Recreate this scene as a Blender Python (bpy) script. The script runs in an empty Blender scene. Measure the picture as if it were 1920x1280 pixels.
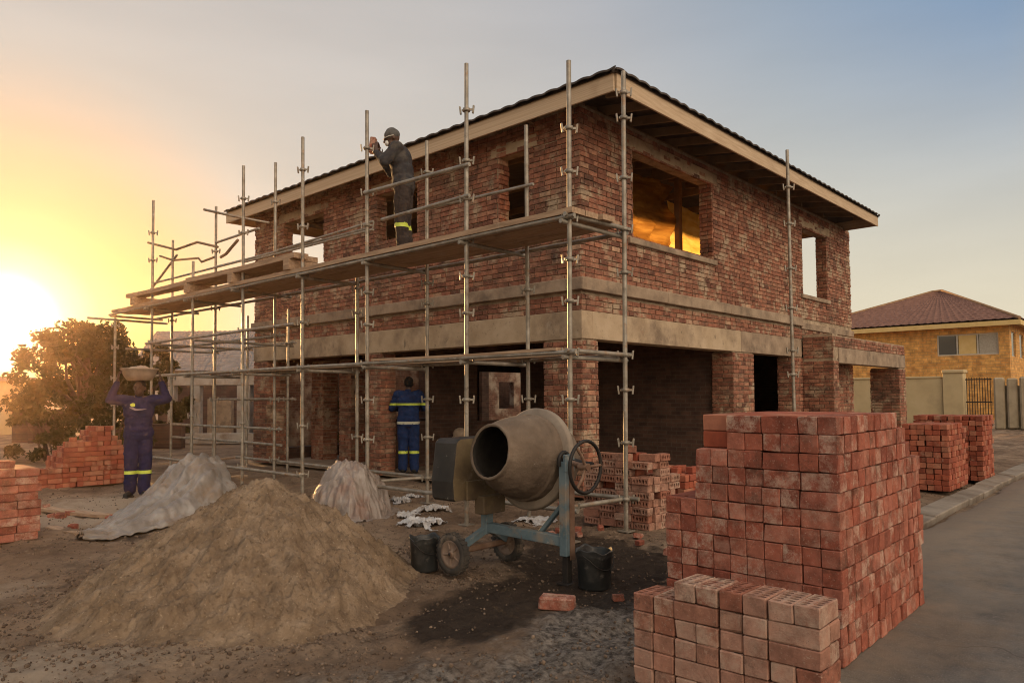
import bpy, math, random
import numpy as np
from mathutils import Vector, Matrix, noise
random.seed(11)
SC = bpy.context.scene
COL = SC.collection
rad = math.radians
OFF = {}

# ------------------------------------------------------------------ camera model
F_PX, PPX, PPY, EYE = 1377.0, 960.0, 678.0, 1.55
YAW, PITCH, ROLL = rad(-47.5), rad(2.6), rad(-.4)
CR = (Matrix.Rotation(YAW, 3, 'Z') @ Matrix.Rotation(math.pi / 2 + PITCH, 3, 'X') @ Matrix.Rotation(ROLL, 3, 'Z'))
CC = Vector((0, 0, EYE))
def ray(px, py):
    return CR @ Vector(((px - PPX) / F_PX, (PPY - py) / F_PX, -1))
def at(px, py, z=0.0):
    d = ray(px, py); return CC + d * ((z - EYE) / d.z)
def atX(px, py, X):
    d = ray(px, py); return CC + d * (X / d.x)
def atY(px, py, Y):
    d = ray(px, py); return CC + d * (Y / d.y)
FWD = Vector((.7373, .6756, 0)); RGT = Vector((.6756, -.7373, 0))
def atD(px, py, D):
    d = ray(px, py); return CC + d * (D / d.dot(FWD))
def fb(x, y, z=0.0, o=4):
    return noise.fractal(Vector((x, y, z)), 1.0, 2.0, o)

# ------------------------------------------------------------------ mesh builder
CH = {}
def chamfer(hx, hy, hz, b):
    h = (hx, hy, hz); idx = {}; vs = []
    for sx in (-1, 1):
        for sy in (-1, 1):
            for sz in (-1, 1):
                for a in range(3):
                    s = (sx, sy, sz)
                    idx[(s, a)] = len(vs)
                    vs.append(tuple(s[k] * (h[k] - (0 if k == a else b)) for k in range(3)))
    fs = []
    for a in range(3):
        o = [k for k in range(3) if k != a]
        for sg in (-1, 1):
            loop = []
            for p, q in ((-1, -1), (1, -1), (1, 1), (-1, 1)):
                s = [0, 0, 0]; s[a] = sg; s[o[0]] = p; s[o[1]] = q
                loop.append(idx[(tuple(s), a)])
            fs.append(loop)
    for a, b2 in ((0, 1), (0, 2), (1, 2)):
        c = 3 - a - b2
        for sa in (-1, 1):
            for sb in (-1, 1):
                s1 = [0, 0, 0]; s1[a] = sa; s1[b2] = sb; s1[c] = -1
                s2 = list(s1); s2[c] = 1
                s1, s2 = tuple(s1), tuple(s2)
                fs.append([idx[(s1, a)], idx[(s2, a)], idx[(s2, b2)], idx[(s1, b2)]])
    for sx in (-1, 1):
        for sy in (-1, 1):
            for sz in (-1, 1):
                fs.append([idx[((sx, sy, sz), k)] for k in range(3)])
    out = []
    for f in fs:
        c = sum((Vector(vs[i]) for i in f), Vector())
        n = (Vector(vs[f[1]]) - Vector(vs[f[0]])).cross(Vector(vs[f[2]]) - Vector(vs[f[0]]))
        out.append(f if n.dot(c) > 0 else f[::-1])
    return vs, out
BOXF = [[0, 1, 3, 2], [4, 6, 7, 5], [0, 4, 5, 1], [2, 3, 7, 6], [0, 2, 6, 4], [1, 5, 7, 3]]

class MB:
    def __init__(s):
        s.v = []; s.f = []; s.t = []; s.m = []; s.s = []
    def add(s, vs, fs, t=.5, m=0, sm=False):
        k = len(s.v)
        s.v.extend(tuple(p) for p in vs)
        for f in fs:
            s.f.append([i + k for i in f]); s.t.append(t); s.m.append(m); s.s.append(sm)
        return s
    def box(s, lo, hi, t=.5, m=0, bev=0, jit=0):
        c = [(a + b) / 2 for a, b in zip(lo, hi)]; h = [abs(b - a) / 2 for a, b in zip(lo, hi)]
        return s.rbox(c, h, None, t, m, bev, jit)
    def rbox(s, c, h, R=None, t=.5, m=0, bev=0, jit=0):
        if bev:
            vs, fs = chamfer(h[0], h[1], h[2], bev)
        else:
            vs = [(x * h[0], y * h[1], z * h[2]) for x in (-1, 1) for y in (-1, 1) for z in (-1, 1)]; fs = BOXF
        c = Vector(c); o = []
        for p in vs:
            p = Vector(p)
            if jit: p += Vector((random.uniform(-jit, jit), random.uniform(-jit, jit), random.uniform(-jit, jit)))
            o.append((R @ p if R else p) + c)
        return s.add(o, fs, t, m)
    def bar(s, a, b, w, h, t=.5, m=0, up=(0, 0, 1), bev=0):
        a, b = Vector(a), Vector(b); d = b - a; L = d.length; d.normalize(); up = Vector(up)
        sx = d.cross(up)
        if sx.length < 1e-4: sx = d.cross(Vector((1, 0, 0)))
        sx.normalize(); u = sx.cross(d)
        R = Matrix((sx, d, u)).transposed()
        return s.rbox((a + b) / 2, (w / 2, L / 2, h / 2), R, t, m, bev)
    def tube(s, pts, r, n=10, t=.5, m=0, cap=True, closed=False):
        pts = [Vector(p) for p in pts]; N = len(pts)
        rs = r if isinstance(r, (list, tuple)) else [r] * N
        vs = []; prev = None
        for i, p in enumerate(pts):
            a = pts[(i - 1) % N] if (closed or i > 0) else p
            b = pts[(i + 1) % N] if (closed or i < N - 1) else p
            d = (b - a).normalized()
            if prev is None:
                x = d.cross(Vector((0, 0, 1)))
                if x.length < .01: x = d.cross(Vector((1, 0, 0)))
            else:
                x = prev - d * prev.dot(d)
            x.normalize(); prev = x; y = d.cross(x)
            for k in range(n):
                A = 2 * math.pi * k / n
                vs.append(p + (x * math.cos(A) + y * math.sin(A)) * rs[i])
        fs = []
        for i in range(N if closed else N - 1):
            j = (i + 1) % N
            for k in range(n):
                l = (k + 1) % n
                fs.append([i * n + k, i * n + l, j * n + l, j * n + k])
        s.add(vs, fs, t, m, True)
        if cap and not closed:
            s.add(vs[:n], [list(range(n))[::-1]], t, m); s.add(vs[-n:], [list(range(n))], t, m)
        return s
    def lathe(s, prof, M=None, n=32, t=.5, m=0, sm=True):
        """profile of (radius, height) points turned about local z, then placed by matrix M"""
        vs = []; M = M or Matrix.Identity(4)
        for r, z in prof:
            for k in range(n):
                A = 2 * math.pi * k / n
                vs.append(M @ Vector((r * math.cos(A), r * math.sin(A), z)))
        fs = []
        for i in range(len(prof) - 1):
            for k in range(n):
                l = (k + 1) % n
                fs.append([i * n + k, i * n + l, (i + 1) * n + l, (i + 1) * n + k])
        return s.add(vs, fs, t, m, sm)
    def build(s, name, mat, parent=None, origin=None):
        me = bpy.data.meshes.new(name)
        o = bpy.data.objects.new(name, me); COL.objects.link(o)
        if parent is not None:
            off = OFF[parent]; o.parent = parent
        else:
            off = Vector(origin) if origin is not None else Vector((0, 0, 0)); o.location = off
        OFF[o] = off
        v = np.array(s.v, dtype=np.float64) - np.array(off)
        me.from_pydata(v.tolist(), [], s.f)
        mats = mat if isinstance(mat, (list, tuple)) else [mat]
        for q in mats: me.materials.append(q)
        me.polygons.foreach_set('material_index', s.m)
        me.polygons.foreach_set('use_smooth', s.s)
        at_ = me.attributes.new('tint', 'FLOAT', 'FACE'); at_.data.foreach_set('value', s.t)
        me.update()
        return o

def tag(o, label=None, cat=None, group=None, kind=None):
    if label: o['label'] = label
    if cat: o['category'] = cat
    if group: o['group'] = group
    if kind: o['kind'] = kind
    return o
def thing(name, loc, label, cat, group=None):
    o = bpy.data.objects.new(name, None); COL.objects.link(o)
    o.empty_display_size = .2; o.location = loc; OFF[o] = Vector(loc)
    return tag(o, label, cat, group)

# ------------------------------------------------------------------ materials
class NT:
    def __init__(s, name):
        s.m = bpy.data.materials.new(name); s.m.use_nodes = True; s.t = s.m.node_tree
        s.b = s.t.nodes['Principled BSDF']; s.out = s.t.nodes['Material Output']; s._v = {}
    def n(s, typ, **kw):
        q = s.t.nodes.new(typ)
        for k, v in kw.items():
            if k in q.inputs: s.set(q.inputs[k], v)
            else: setattr(q, k, v)
        return q
    def set(s, inp, v):
        if isinstance(v, bpy.types.NodeSocket): s.t.links.new(v, inp)
        elif isinstance(v, tuple) and len(v) == 3 and inp.type == 'RGBA': inp.default_value = (*v, 1)
        else: inp.default_value = v
    def vec(s, orand=False, stretch=None):
        k = (orand, stretch)
        if k in s._v: return s._v[k]
        c = s.n('ShaderNodeTexCoord').outputs['Object']
        if orand:
            r = s.n('ShaderNodeObjectInfo').outputs['Random']
            m = s.n('ShaderNodeMath', operation='MULTIPLY'); s.set(m.inputs[0], r); m.inputs[1].default_value = 71.3
            a = s.n('ShaderNodeVectorMath', operation='ADD'); s.set(a.inputs[0], c); s.set(a.inputs[1], m.outputs[0]); c = a.outputs[0]
        if stretch:
            a = s.n('ShaderNodeVectorMath', operation='MULTIPLY'); s.set(a.inputs[0], c); a.inputs[1].default_value = stretch; c = a.outputs[0]
        s._v[k] = c; return c
    def noise(s, v, scale, detail=5, rough=.6, dist=0):
        q = s.n('ShaderNodeTexNoise'); s.set(q.inputs['Vector'], v)
        q.inputs['Scale'].default_value = scale; q.inputs['Detail'].default_value = detail
        q.inputs['Roughness'].default_value = rough; q.inputs['Distortion'].default_value = dist
        return q.outputs['Fac']
    def ramp(s, fac, stops, interp='LINEAR'):
        q = s.n('ShaderNodeValToRGB'); s.set(q.inputs[0], fac); e = q.color_ramp.elements; q.color_ramp.interpolation = interp
        while len(e) < len(stops): e.new(.5)
        for i, (p, c) in enumerate(stops):
            e[i].position = p; e[i].color = (*c, 1) if len(c) == 3 else c
        return q.outputs[0]
    def mask(s, fac, lo, hi, amt=1.0):
        q = s.n('ShaderNodeMapRange'); s.set(q.inputs[0], fac)
        q.inputs[1].default_value = lo; q.inputs[2].default_value = hi; q.inputs[4].default_value = amt
        return q.outputs[0]
    def mix(s, fac, a, b, mode='MIX'):
        q = s.n('ShaderNodeMix', data_type='RGBA', blend_type=mode)
        s.set(q.inputs[0], fac); s.set(q.inputs[6], a); s.set(q.inputs[7], b); return q.outputs[2]
    def math(s, op, a, b=0.0):
        q = s.n('ShaderNodeMath', operation=op); s.set(q.inputs[0], a); s.set(q.inputs[1], b); return q.outputs[0]
    def attr(s, name):
        return s.n('ShaderNodeAttribute', attribute_name=name).outputs['Fac']
    def bump(s, h, strength, dist, normal=None):
        q = s.n('ShaderNodeBump'); s.set(q.inputs['Height'], h)
        q.inputs['Strength'].default_value = strength; q.inputs['Distance'].default_value = dist
        if normal is not None: s.set(q.inputs['Normal'], normal)
        return q.outputs[0]

def even(cols):
    return [(.25 + .5 * i / max(1, len(cols) - 1), c) for i, c in enumerate(cols)]
def mk(name, cols, scale=3, detail=6, rough=.85, bump=.4, bscale=30, bdist=.01, tint=None, orand=False,
       stains=(), metal=0.0, stretch=None, bstretch=None, spec=.3, trans=0):
    N = NT(name); v = N.vec(orand, stretch)
    c = N.ramp(N.noise(v, scale, detail), even(cols))
    if tint:
        tc = N.ramp(N.attr('tint'), [(i / (len(tint) - 1), q) for i, q in enumerate(tint)])
        mott = N.ramp(N.noise(v, scale, detail), even(cols))
        c = N.mix(1.0, tc, mott, 'MULTIPLY')
    for i, (sc, ss, lo, hi, am) in enumerate(stains):
        sv = N.n('ShaderNodeVectorMath', operation='ADD'); N.set(sv.inputs[0], N.vec(orand)); sv.inputs[1].default_value = (13.7 * i + 3, 7.1 * i, 5.3)
        c = N.mix(N.mask(N.noise(sv.outputs[0], ss, 6, .65), lo, hi, am), c, sc)
    N.set(N.b.inputs['Base Color'], c)
    N.b.inputs['Roughness'].default_value = rough; N.b.inputs['Metallic'].default_value = metal
    N.b.inputs['Specular IOR Level'].default_value = spec
    if bump:
        bv = N.vec(orand, bstretch) if bstretch else N.vec(orand)
        N.set(N.b.inputs['Normal'], N.bump(N.noise(bv, bscale, 8, .65), bump, bdist))
    if trans:
        tr = N.n('ShaderNodeBsdfTranslucent'); N.set(tr.inputs[0], c)
        mx = N.n('ShaderNodeMixShader'); mx.inputs[0].default_value = trans
        N.t.links.new(N.b.outputs[0], mx.inputs[1]); N.t.links.new(tr.outputs[0], mx.inputs[2]); N.t.links.new(mx.outputs[0], N.out.inputs[0])
    return N.m

G = lambda v: (v, v, v)
M_brick = mk('wall_brick', [(.45, .42, .4), (.95, .9, .88), (1.35, 1.3, 1.2)], 9, 6, .9, .9, 38, .012,
             tint=[(.13, .06, .042), (.26, .11, .07), (.34, .15, .095), (.20, .084, .055), (.37, .19, .125), (.29, .12, .077), (.25, .12, .08), (.43, .28, .19)],
             stains=[((.09, .06, .042), .9, .52, .68, .6), ((.40, .30, .205), 2.6, .55, .64, .85), ((.05, .034, .028), 3.1, .56, .72, .7), ((.46, .37, .28), 11, .62, .72, .55), ((.03, .02, .016), 17, .62, .7, .8)])
M_mortar = mk('mortar', [(.16, .11, .075), (.34, .255, .175), (.48, .37, .26)], 5, 6, .95, .8, 40, .012,
              stains=[((.10, .07, .05), 2.5, .52, .75, .6)])
M_conc = mk('concrete', [(.29, .205, .13), (.42, .315, .21), (.50, .385, .27)], 2.2, 8, .9, .35, 45, .006,
            stains=[((.15, .105, .075), 1.1, .5, .68, .8), ((.45, .37, .28), 5, .6, .72, .5), ((.09, .07, .05), 7, .6, .72, .7), ((.06, .045, .035), 26, .64, .7, .6)])
M_dkconc = mk('weathered_concrete', [(.17, .12, .085), (.30, .22, .155), (.42, .32, .23)], 3, 8, .92, .6, 30, .01,
              stains=[((.07, .055, .045), 2.2, .5, .7, .6)])
def brick_tex(name, c1, c2, mort, sc, rough=.9, wash=None):
    N = NT(name); v = N.vec()
    sep = N.n('ShaderNodeSeparateXYZ'); N.set(sep.inputs[0], v)
    com = N.n('ShaderNodeCombineXYZ')
    u = N.math('ADD', sep.outputs[0], sep.outputs[1])
    N.set(com.inputs[0], u); N.set(com.inputs[1], sep.outputs[2])
    q = N.n('ShaderNodeTexBrick'); N.set(q.inputs['Vector'], com.outputs[0])
    N.set(q.inputs['Color1'], c1); N.set(q.inputs['Color2'], c2); N.set(q.inputs['Mortar'], mort)
    q.inputs['Scale'].default_value = 1; q.inputs['Brick Width'].default_value = .235 * sc; q.inputs['Row Height'].default_value = .085 * sc
    q.inputs['Mortar Size'].default_value = .007 * sc
    nz = N.noise(v, 3, 6)
    c = N.mix(1.0, q.outputs['Color'], N.ramp(nz, [(.3, G(.55)), (.7, G(1.35))]), 'MULTIPLY')
    if wash: c = N.mix(N.mask(N.noise(v, .9, 7, .65), .47, .58, .85), c, wash)
    N.set(N.b.inputs['Base Color'], c); N.b.inputs['Roughness'].default_value = rough
    b1 = N.bump(q.outputs['Fac'], -.6, .012)
    N.set(N.b.inputs['Normal'], N.bump(N.noise(v, 35, 6), .5, .008, b1))
    return N.m
M_inbrick = brick_tex('inner_brick', (.055, .026, .018), (.095, .046, .031), (.085, .06, .043), 1)  # brick colour darkened to stand in for shade inside the rooms
M_yard = brick_tex('patchy_yard_wall', (.13, .055, .036), (.2, .095, .06), (.2, .14, .1), 1, wash=(.42, .34, .26))
M_ybrick = brick_tex('yellow_brick', (.54, .25, .065), (.68, .36, .10), (.42, .25, .10), 1.9)
M_timber = mk('pine_board', [(.36, .25, .155), (.48, .35, .23), (.57, .44, .305)], 2.0, 8, .75, .35, 20, .004, stretch=(1.0, 1.0, 14.0),
              stains=[((.22, .13, .07), 1.2, .6, .8, .5)])
M_timbery = mk('pine_board_long', [(.36, .25, .155), (.48, .35, .23), (.57, .44, .305)], 2.0, 8, .75, .3, 20, .004, stretch=(1.0, .12, 16.0),
               stains=[((.22, .13, .07), 1.2, .6, .8, .5)])
M_dktimber = mk('rough_timber', [(.14, .095, .06), (.23, .155, .098), (.31, .22, .14)], 3, 6, .85, .4, 30, .006)
M_plank = mk('scaffold_board', [(.22, .14, .085), (.36, .24, .155), (.48, .34, .23)], 3, 8, .88, .5, 25, .005, orand=True, stretch=(9.0, .6, 9.0), bstretch=(6.0, .6, 6.0),
             stains=[((.42, .34, .26), 4, .58, .74, .7), ((.08, .055, .04), 2.5, .6, .75, .6)])
M_steel = mk('galvanised_tube', [(.15, .125, .095), (.27, .235, .19), (.42, .375, .315)], 7, 7, .48, .35, 60, .003, orand=True, metal=.35, spec=.5,
             stains=[((.30, .15, .065), 6, .56, .7, .8), ((.10, .075, .055), 9, .6, .72, .7), ((.5, .45, .38), 14, .62, .7, .7)])
M_tile = mk('roof_tile', [(.035, .028, .024), (.065, .05, .042), (.10, .075, .06)], 5, 5, .8, .4, 30, .006)
M_red = mk('red_clay_brick', [(.55, .5, .48), (.95, .92, .9), (1.25, 1.2, 1.15)], 7, 7, .88, .55, 55, .004, orand=True,
           tint=[(.40, .085, .045)] * 2, stains=[((.14, .055, .035), 6, .58, .74, .6), ((.52, .33, .23), 15, .66, .73, .6)])
def brick_obj_mat(name, cols, pale, palelo, palehi, dark, noisec=(.6, 1.2)):
    N = NT(name); v = N.vec(True)
    r = N.n('ShaderNodeObjectInfo').outputs['Random']
    base = N.ramp(r, [(i / (len(cols) - 1), c) for i, c in enumerate(cols)])
    c = N.mix(1.0, base, N.ramp(N.noise(v, 8, 8, .65), [(.3, G(noisec[0])), (.7, G(noisec[1]))]), 'MULTIPLY')
    r2 = N.math('FRACT', N.math('MULTIPLY', r, 17.31))
    # lime bloom: patchy, breaking up into fine specks at its edge
    fine = N.math('MULTIPLY', N.math('SUBTRACT', N.noise(v, 85, 5, .8), .5), .35)
    pm = N.mask(N.math('ADD', N.noise(v, 9, 8, .75), fine), palelo, palehi, .75)
    pm = N.math('MULTIPLY', pm, N.mask(r2, .25, .9))
    c = N.mix(pm, c, pale)
    r3 = N.math('FRACT', N.math('MULTIPLY', r, 41.7))
    dm = N.math('MULTIPLY', N.mask(N.math('ADD', N.noise(v, 6, 7, .7), fine), .50, .66, .85), N.mask(r3, .25, .85))
    c = N.mix(dm, c, dark)
    c = N.mix(N.mask(N.noise(v, 60, 5, .8), .58, .66, .55), c, pale)
    c = N.mix(N.mask(N.noise(v, 75, 5, .8, .2), .60, .68, .7), c, dark)
    N.set(N.b.inputs['Base Color'], c); N.b.inputs['Roughness'].default_value = .95; N.b.inputs['Specular IOR Level'].default_value = .12
    b1 = N.bump(N.noise(v, 22, 7, .7), .6, .014)
    N.set(N.b.inputs['Normal'], N.bump(N.noise(v, 95, 6, .8), .8, .005, b1))
    return N.m
M_redo = brick_obj_mat('red_clay_brick_face', [(.27, .080, .052), (.37, .118, .075), (.32, .094, .060), (.41, .15, .10), (.25, .075, .05), (.38, .135, .092)],
                       (.55, .40, .31), .45, .63, (.11, .05, .034), (.5, 1.25))
M_perf = brick_obj_mat('perforated_clay_brick', [(.33, .14, .092), (.40, .205, .145), (.36, .16, .105), (.43, .24, .175), (.32, .125, .082)],
                       (.52, .39, .30), .40, .62, (.11, .058, .044), (.5, 1.2))
M_sand = mk('building_sand', [(.12, .080, .052), (.235, .165, .108), (.35, .258, .178)], 5.5, 10, .97, 1.0, 32, .03, spec=.1,
            stains=[((.17, .115, .07), 1.1, .5, .7, .65), ((.38, .285, .19), 5, .6, .75, .5), ((.10, .065, .04), 26, .54, .68, .75), ((.48, .38, .27), 60, .6, .68, .6)])
def asphalt_mat():
    N = NT('asphalt'); v = N.vec()
    c = N.ramp(N.noise(v, 2.2, 9, .65), [(.3, (.085, .080, .075)), (.5, (.135, .127, .12)), (.7, (.19, .18, .168))])
    c = N.mix(N.mask(N.noise(v, 95, 5, .8), .55, .64, .8), c, (.31, .295, .27))
    c = N.mix(N.mask(N.noise(v, 70, 5, .8, .3), .58, .66, .8), c, (.03, .028, .026))
    vo = N.n('ShaderNodeTexVoronoi', feature='DISTANCE_TO_EDGE'); N.set(vo.inputs['Scale'], .55)
    wv = N.n('ShaderNodeVectorMath', operation='ADD'); N.set(wv.inputs[0], v); nz = N.n('ShaderNodeTexNoise'); N.set(nz.inputs['Vector'], v); nz.inputs['Scale'].default_value = 3; N.set(wv.inputs[1], nz.outputs['Color']); N.set(vo.inputs['Vector'], wv.outputs[0])
    c = N.mix(N.math('MULTIPLY', N.mask(vo.outputs['Distance'], .012, .002), N.mask(N.noise(v, .8, 4), .48, .6, .8)), c, (.025, .022, .02))
    sp = N.n('ShaderNodeSeparateXYZ'); N.set(sp.inputs[0], v)
    edge = N.math('ADD', sp.outputs[1], N.math('MULTIPLY', N.math('SUBTRACT', N.noise(v, 2.6, 8, .75), .5), 3.2))
    c = N.mix(N.mask(edge, .5, 2.0, .85), c, (.27, .205, .15))          # sand and brick dust trodden over the edge
    c = N.mix(N.mask(N.noise(v, 1.1, 8, .7), .54, .70, .55), c, (.25, .21, .17))
    N.set(N.b.inputs['Base Color'], c); N.b.inputs['Roughness'].default_value = .95; N.b.inputs['Specular IOR Level'].default_value = .15
    b1 = N.bump(N.noise(v, 14, 6, .7), .5, .02)
    N.set(N.b.inputs['Normal'], N.bump(N.noise(v, 110, 6, .8), 1.0, .009, b1)); return N.m
M_asph = asphalt_mat()
M_kerb = mk('kerb_concrete', [(.15, .12, .095), (.24, .20, .16), (.33, .28, .23)], 2.5, 8, .95, .7, 50, .006, stains=[((.13, .095, .07), 1.2, .46, .64, .85), ((.33, .26, .19), 3, .55, .7, .7)])
M_plast = mk('dusty_plastic_sheet', [(.17, .14, .12), (.29, .26, .238), (.45, .42, .395)], 2.4, 8, .34, .45, 16, .012, spec=.6,
             stains=[((.24, .165, .105), 1.9, .50, .64, .8), ((.17, .12, .08), 5, .58, .7, .7)], trans=.2)
M_pwrap = mk('pallet_wrap', [(.16, .115, .09), (.30, .245, .21), (.48, .42, .385)], 3.5, 6, .35, .5, 10, .03, spec=.5,
             stains=[((.30, .14, .09), 2.4, .5, .7, .6)], trans=.2)
M_scrap = mk('white_scrap', [(.28, .26, .25), (.45, .44, .44), (.6, .61, .63)], 5, 5, .5, .4, 20, .01, stains=[((.2, .15, .11), 5, .48, .62, .85)])
M_blue = mk('worn_blue_paint', [(.07, .11, .13), (.12, .17, .195), (.19, .235, .25)], 5, 7, .6, .3, 40, .003,
            stains=[((.27, .21, .155), 5, .48, .62, .85), ((.15, .07, .04), 9, .6, .68, .8), ((.36, .32, .27), 13, .62, .7, .6)])
M_drum = mk('cement_crusted_drum', [(.075, .054, .038), (.135, .098, .070), (.20, .15, .11)], 3.5, 9, .88, .9, 45, .008,
            stains=[((.25, .195, .145), 1.8, .5, .72, .6), ((.19, .095, .05), 2.6, .56, .75, .55), ((.40, .35, .28), 40, .66, .72, .6), ((.08, .06, .045), 5, .6, .75, .5)])
M_ring = mk('worn_steel_ring', [(.16, .125, .095), (.25, .20, .155), (.31, .26, .2)], 5, 7, .7, .4, 50, .004, metal=.2)
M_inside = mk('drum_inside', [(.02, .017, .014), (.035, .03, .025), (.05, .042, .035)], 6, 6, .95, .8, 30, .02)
M_cover = mk('black_motor_cover', [(.014, .012, .011), (.026, .022, .019), (.05, .042, .035)], 4, 7, .6, .3, 25, .004, spec=.35,
             stains=[((.42, .37, .31), 9, .68, .76, .8), ((.22, .14, .09), 3.5, .64, .74, .6)])
M_ochre = mk('ochre_paint', [(.10, .07, .038), (.16, .115, .062), (.22, .165, .09)], 4, 7, .75, .3, 30, .004, stains=[((.10, .07, .045), 3, .46, .62, .85), ((.3, .24, .17), 7, .6, .72, .6)])
M_rubber = mk('dusty_rubber', [(.03, .027, .024), (.06, .052, .045), (.12, .10, .08)], 6, 7, .9, .5, 40, .005, stains=[((.24, .18, .13), 6, .56, .7, .7)])
M_rim = mk('wheel_rim', [(.14, .095, .07), (.22, .155, .115), (.29, .215, .165)], 8, 6, .8, .4, 40, .004)
M_black = mk('black_plastic', [(.012, .013, .013), (.022, .024, .024), (.035, .037, .036)], 4, 6, .45, .25, 30, .004, spec=.5,
             stains=[((.25, .22, .19), 9, .6, .72, .55), ((.12, .11, .1), 3.5, .55, .75, .6)])
M_rust = mk('rusty_steel', [(.13, .07, .045), (.20, .12, .08), (.27, .18, .13)], 10, 6, .75, .4, 50, .003, metal=.2)
M_skin = mk('dark_skin', [(.055, .028, .018), (.075, .038, .024), (.095, .05, .032)], 12, 4, .55, .2, 60, .001, spec=.4)
M_navy = mk('navy_overall', [(.010, .009, .032), (.017, .015, .05), (.026, .023, .07)], 9, 6, .9, .5, 30, .006)
M_royal = mk('blue_overall', [(.006, .013, .045), (.010, .025, .085), (.018, .04, .125)], 8, 6, .9, .5, 30, .006)
M_dusty = mk('dusty_dark_overall', [(.018, .017, .02), (.035, .033, .036), (.075, .07, .065)], 7, 6, .92, .5, 30, .006, stains=[((.15, .125, .09), 4, .56, .75, .6)])
M_brown = mk('dusty_brown_trousers', [(.02, .015, .014), (.035, .026, .024), (.06, .045, .038)], 8, 6, .92, .5, 30, .006)
M_hivis = mk('reflective_yellow', [(.42, .50, .06), (.52, .62, .08), (.60, .68, .14)], 10, 4, .5, .1, 40, .002)
M_silver = mk('reflective_silver', [(.42, .42, .34), (.52, .52, .42), (.6, .6, .5)], 10, 4, .4, .1, 40, .002)
M_boot = mk('black_boot', [(.012, .01, .01), (.02, .018, .016), (.05, .04, .033)], 9, 5, .7, .3, 40, .003)
M_hat = mk('grey_beanie', [(.06, .058, .056), (.09, .087, .083), (.13, .125, .12)], 20, 5, .95, .5, 120, .003)
M_white = mk('white_cloth', [(.55, .53, .5), (.68, .66, .63), (.75, .73, .7)], 10, 4, .8, .2, 30, .003)
M_hair = mk('black_hair', [(.008, .007, .006), (.013, .011, .01), (.02, .017, .015)], 60, 3, .9, .6, 120, .004)
M_basin = mk('beige_basin', [(.22, .16, .115), (.33, .25, .18), (.42, .33, .25)], 5, 6, .8, .3, 30, .004)
M_plaster = mk('cream_plaster', [(.42, .32, .18), (.50, .385, .215), (.55, .43, .25)], 1.5, 6, .9, .25, 40, .004, stains=[((.32, .24, .15), 1.2, .55, .75, .5)])
M_precast = mk('precast_wall', [(.30, .235, .155), (.39, .31, .205), (.45, .36, .25)], 2, 7, .92, .4, 40, .006, stains=[((.2, .155, .11), 2, .5, .7, .6)])
M_wash = mk('whitewashed_wall', [(.24, .20, .165), (.36, .31, .265), (.46, .41, .36)], 2.5, 7, .92, .5, 30, .008, stains=[((.22, .15, .10), 1.8, .5, .66, .8)])
M_grey = mk('grey_roof', [(.13, .115, .11), (.19, .17, .165), (.24, .22, .21)], 3, 6, .9, .4, 30, .01)
M_brtile = mk('brown_roof_tile', [(.13, .062, .045), (.20, .10, .072), (.27, .14, .10)], 4, 6, .8, .4, 30, .006)
M_ridge = mk('tan_ridge_tile', [(.22, .13, .075), (.32, .19, .10), (.40, .25, .13)], 4, 6, .8, .4, 30, .006)
M_trim = mk('yellow_trim', [(.55, .38, .14), (.62, .44, .18), (.66, .48, .22)], 3, 4, .7, .1, 30, .003)
M_frame = mk('window_frame_paint', [(.40, .36, .30), (.48, .44, .37), (.52, .48, .41)], 4, 4, .6, .1, 30, .002)
M_iron = mk('dark_iron', [(.02, .018, .016), (.035, .03, .027), (.06, .048, .04)], 6, 5, .6, .2, 40, .002, metal=.4)
M_bark = mk('bark', [(.05, .034, .022), (.09, .06, .04), (.13, .09, .06)], 6, 7, .95, .8, 25, .02)
M_leaf = mk('leaf', [(.025, .026, .007), (.055, .046, .011), (.10, .066, .015)], 1.6, 4, .7, 0, tint=None, trans=.38)
M_amber = mk('amber_glow_sheet', [(.60, .34, .07), (.85, .56, .15), (.95, .74, .30)], 2.2, 5, .6, .4, 6, .03, trans=.85, stretch=(.5, .5, 3.5))  # colour of an added sheet that imitates golden light in the window
M_amber2 = mk('dark_amber_glow_sheet', [(.05, .022, .008), (.30, .15, .035), (.75, .45, .12)], 1.5, 7, .6, .5, 6, .03, trans=.75, stretch=(.45, .45, 3.2))  # gold and dark streaks painted as the half-lit room behind the window
M_sack = mk('beige_sack', [(.26, .19, .14), (.36, .27, .2), (.44, .34, .26)], 5, 5, .9, .5, 20, .01)
M_gravel = mk('gravel_stone', [(.075, .054, .039), (.14, .10, .072), (.21, .16, .12)], 4, 4, .95, .4, 60, .004, tint=[(.5, .45, .42), (1, 1, 1), (1.3, 1.25, 1.2)])
def glass_mat():
    N = NT('window_glass'); N.set(N.b.inputs['Base Color'], (.10, .10, .09)); N.b.inputs['Roughness'].default_value = .08
    N.b.inputs['Specular IOR Level'].default_value = .8
    return N.m
M_glass = glass_mat()
M_mute = mk('lace_curtain', [(.30, .27, .22), (.38, .34, .28), (.44, .40, .33)], 12, 3, .9, .2, 30, .003)
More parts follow.
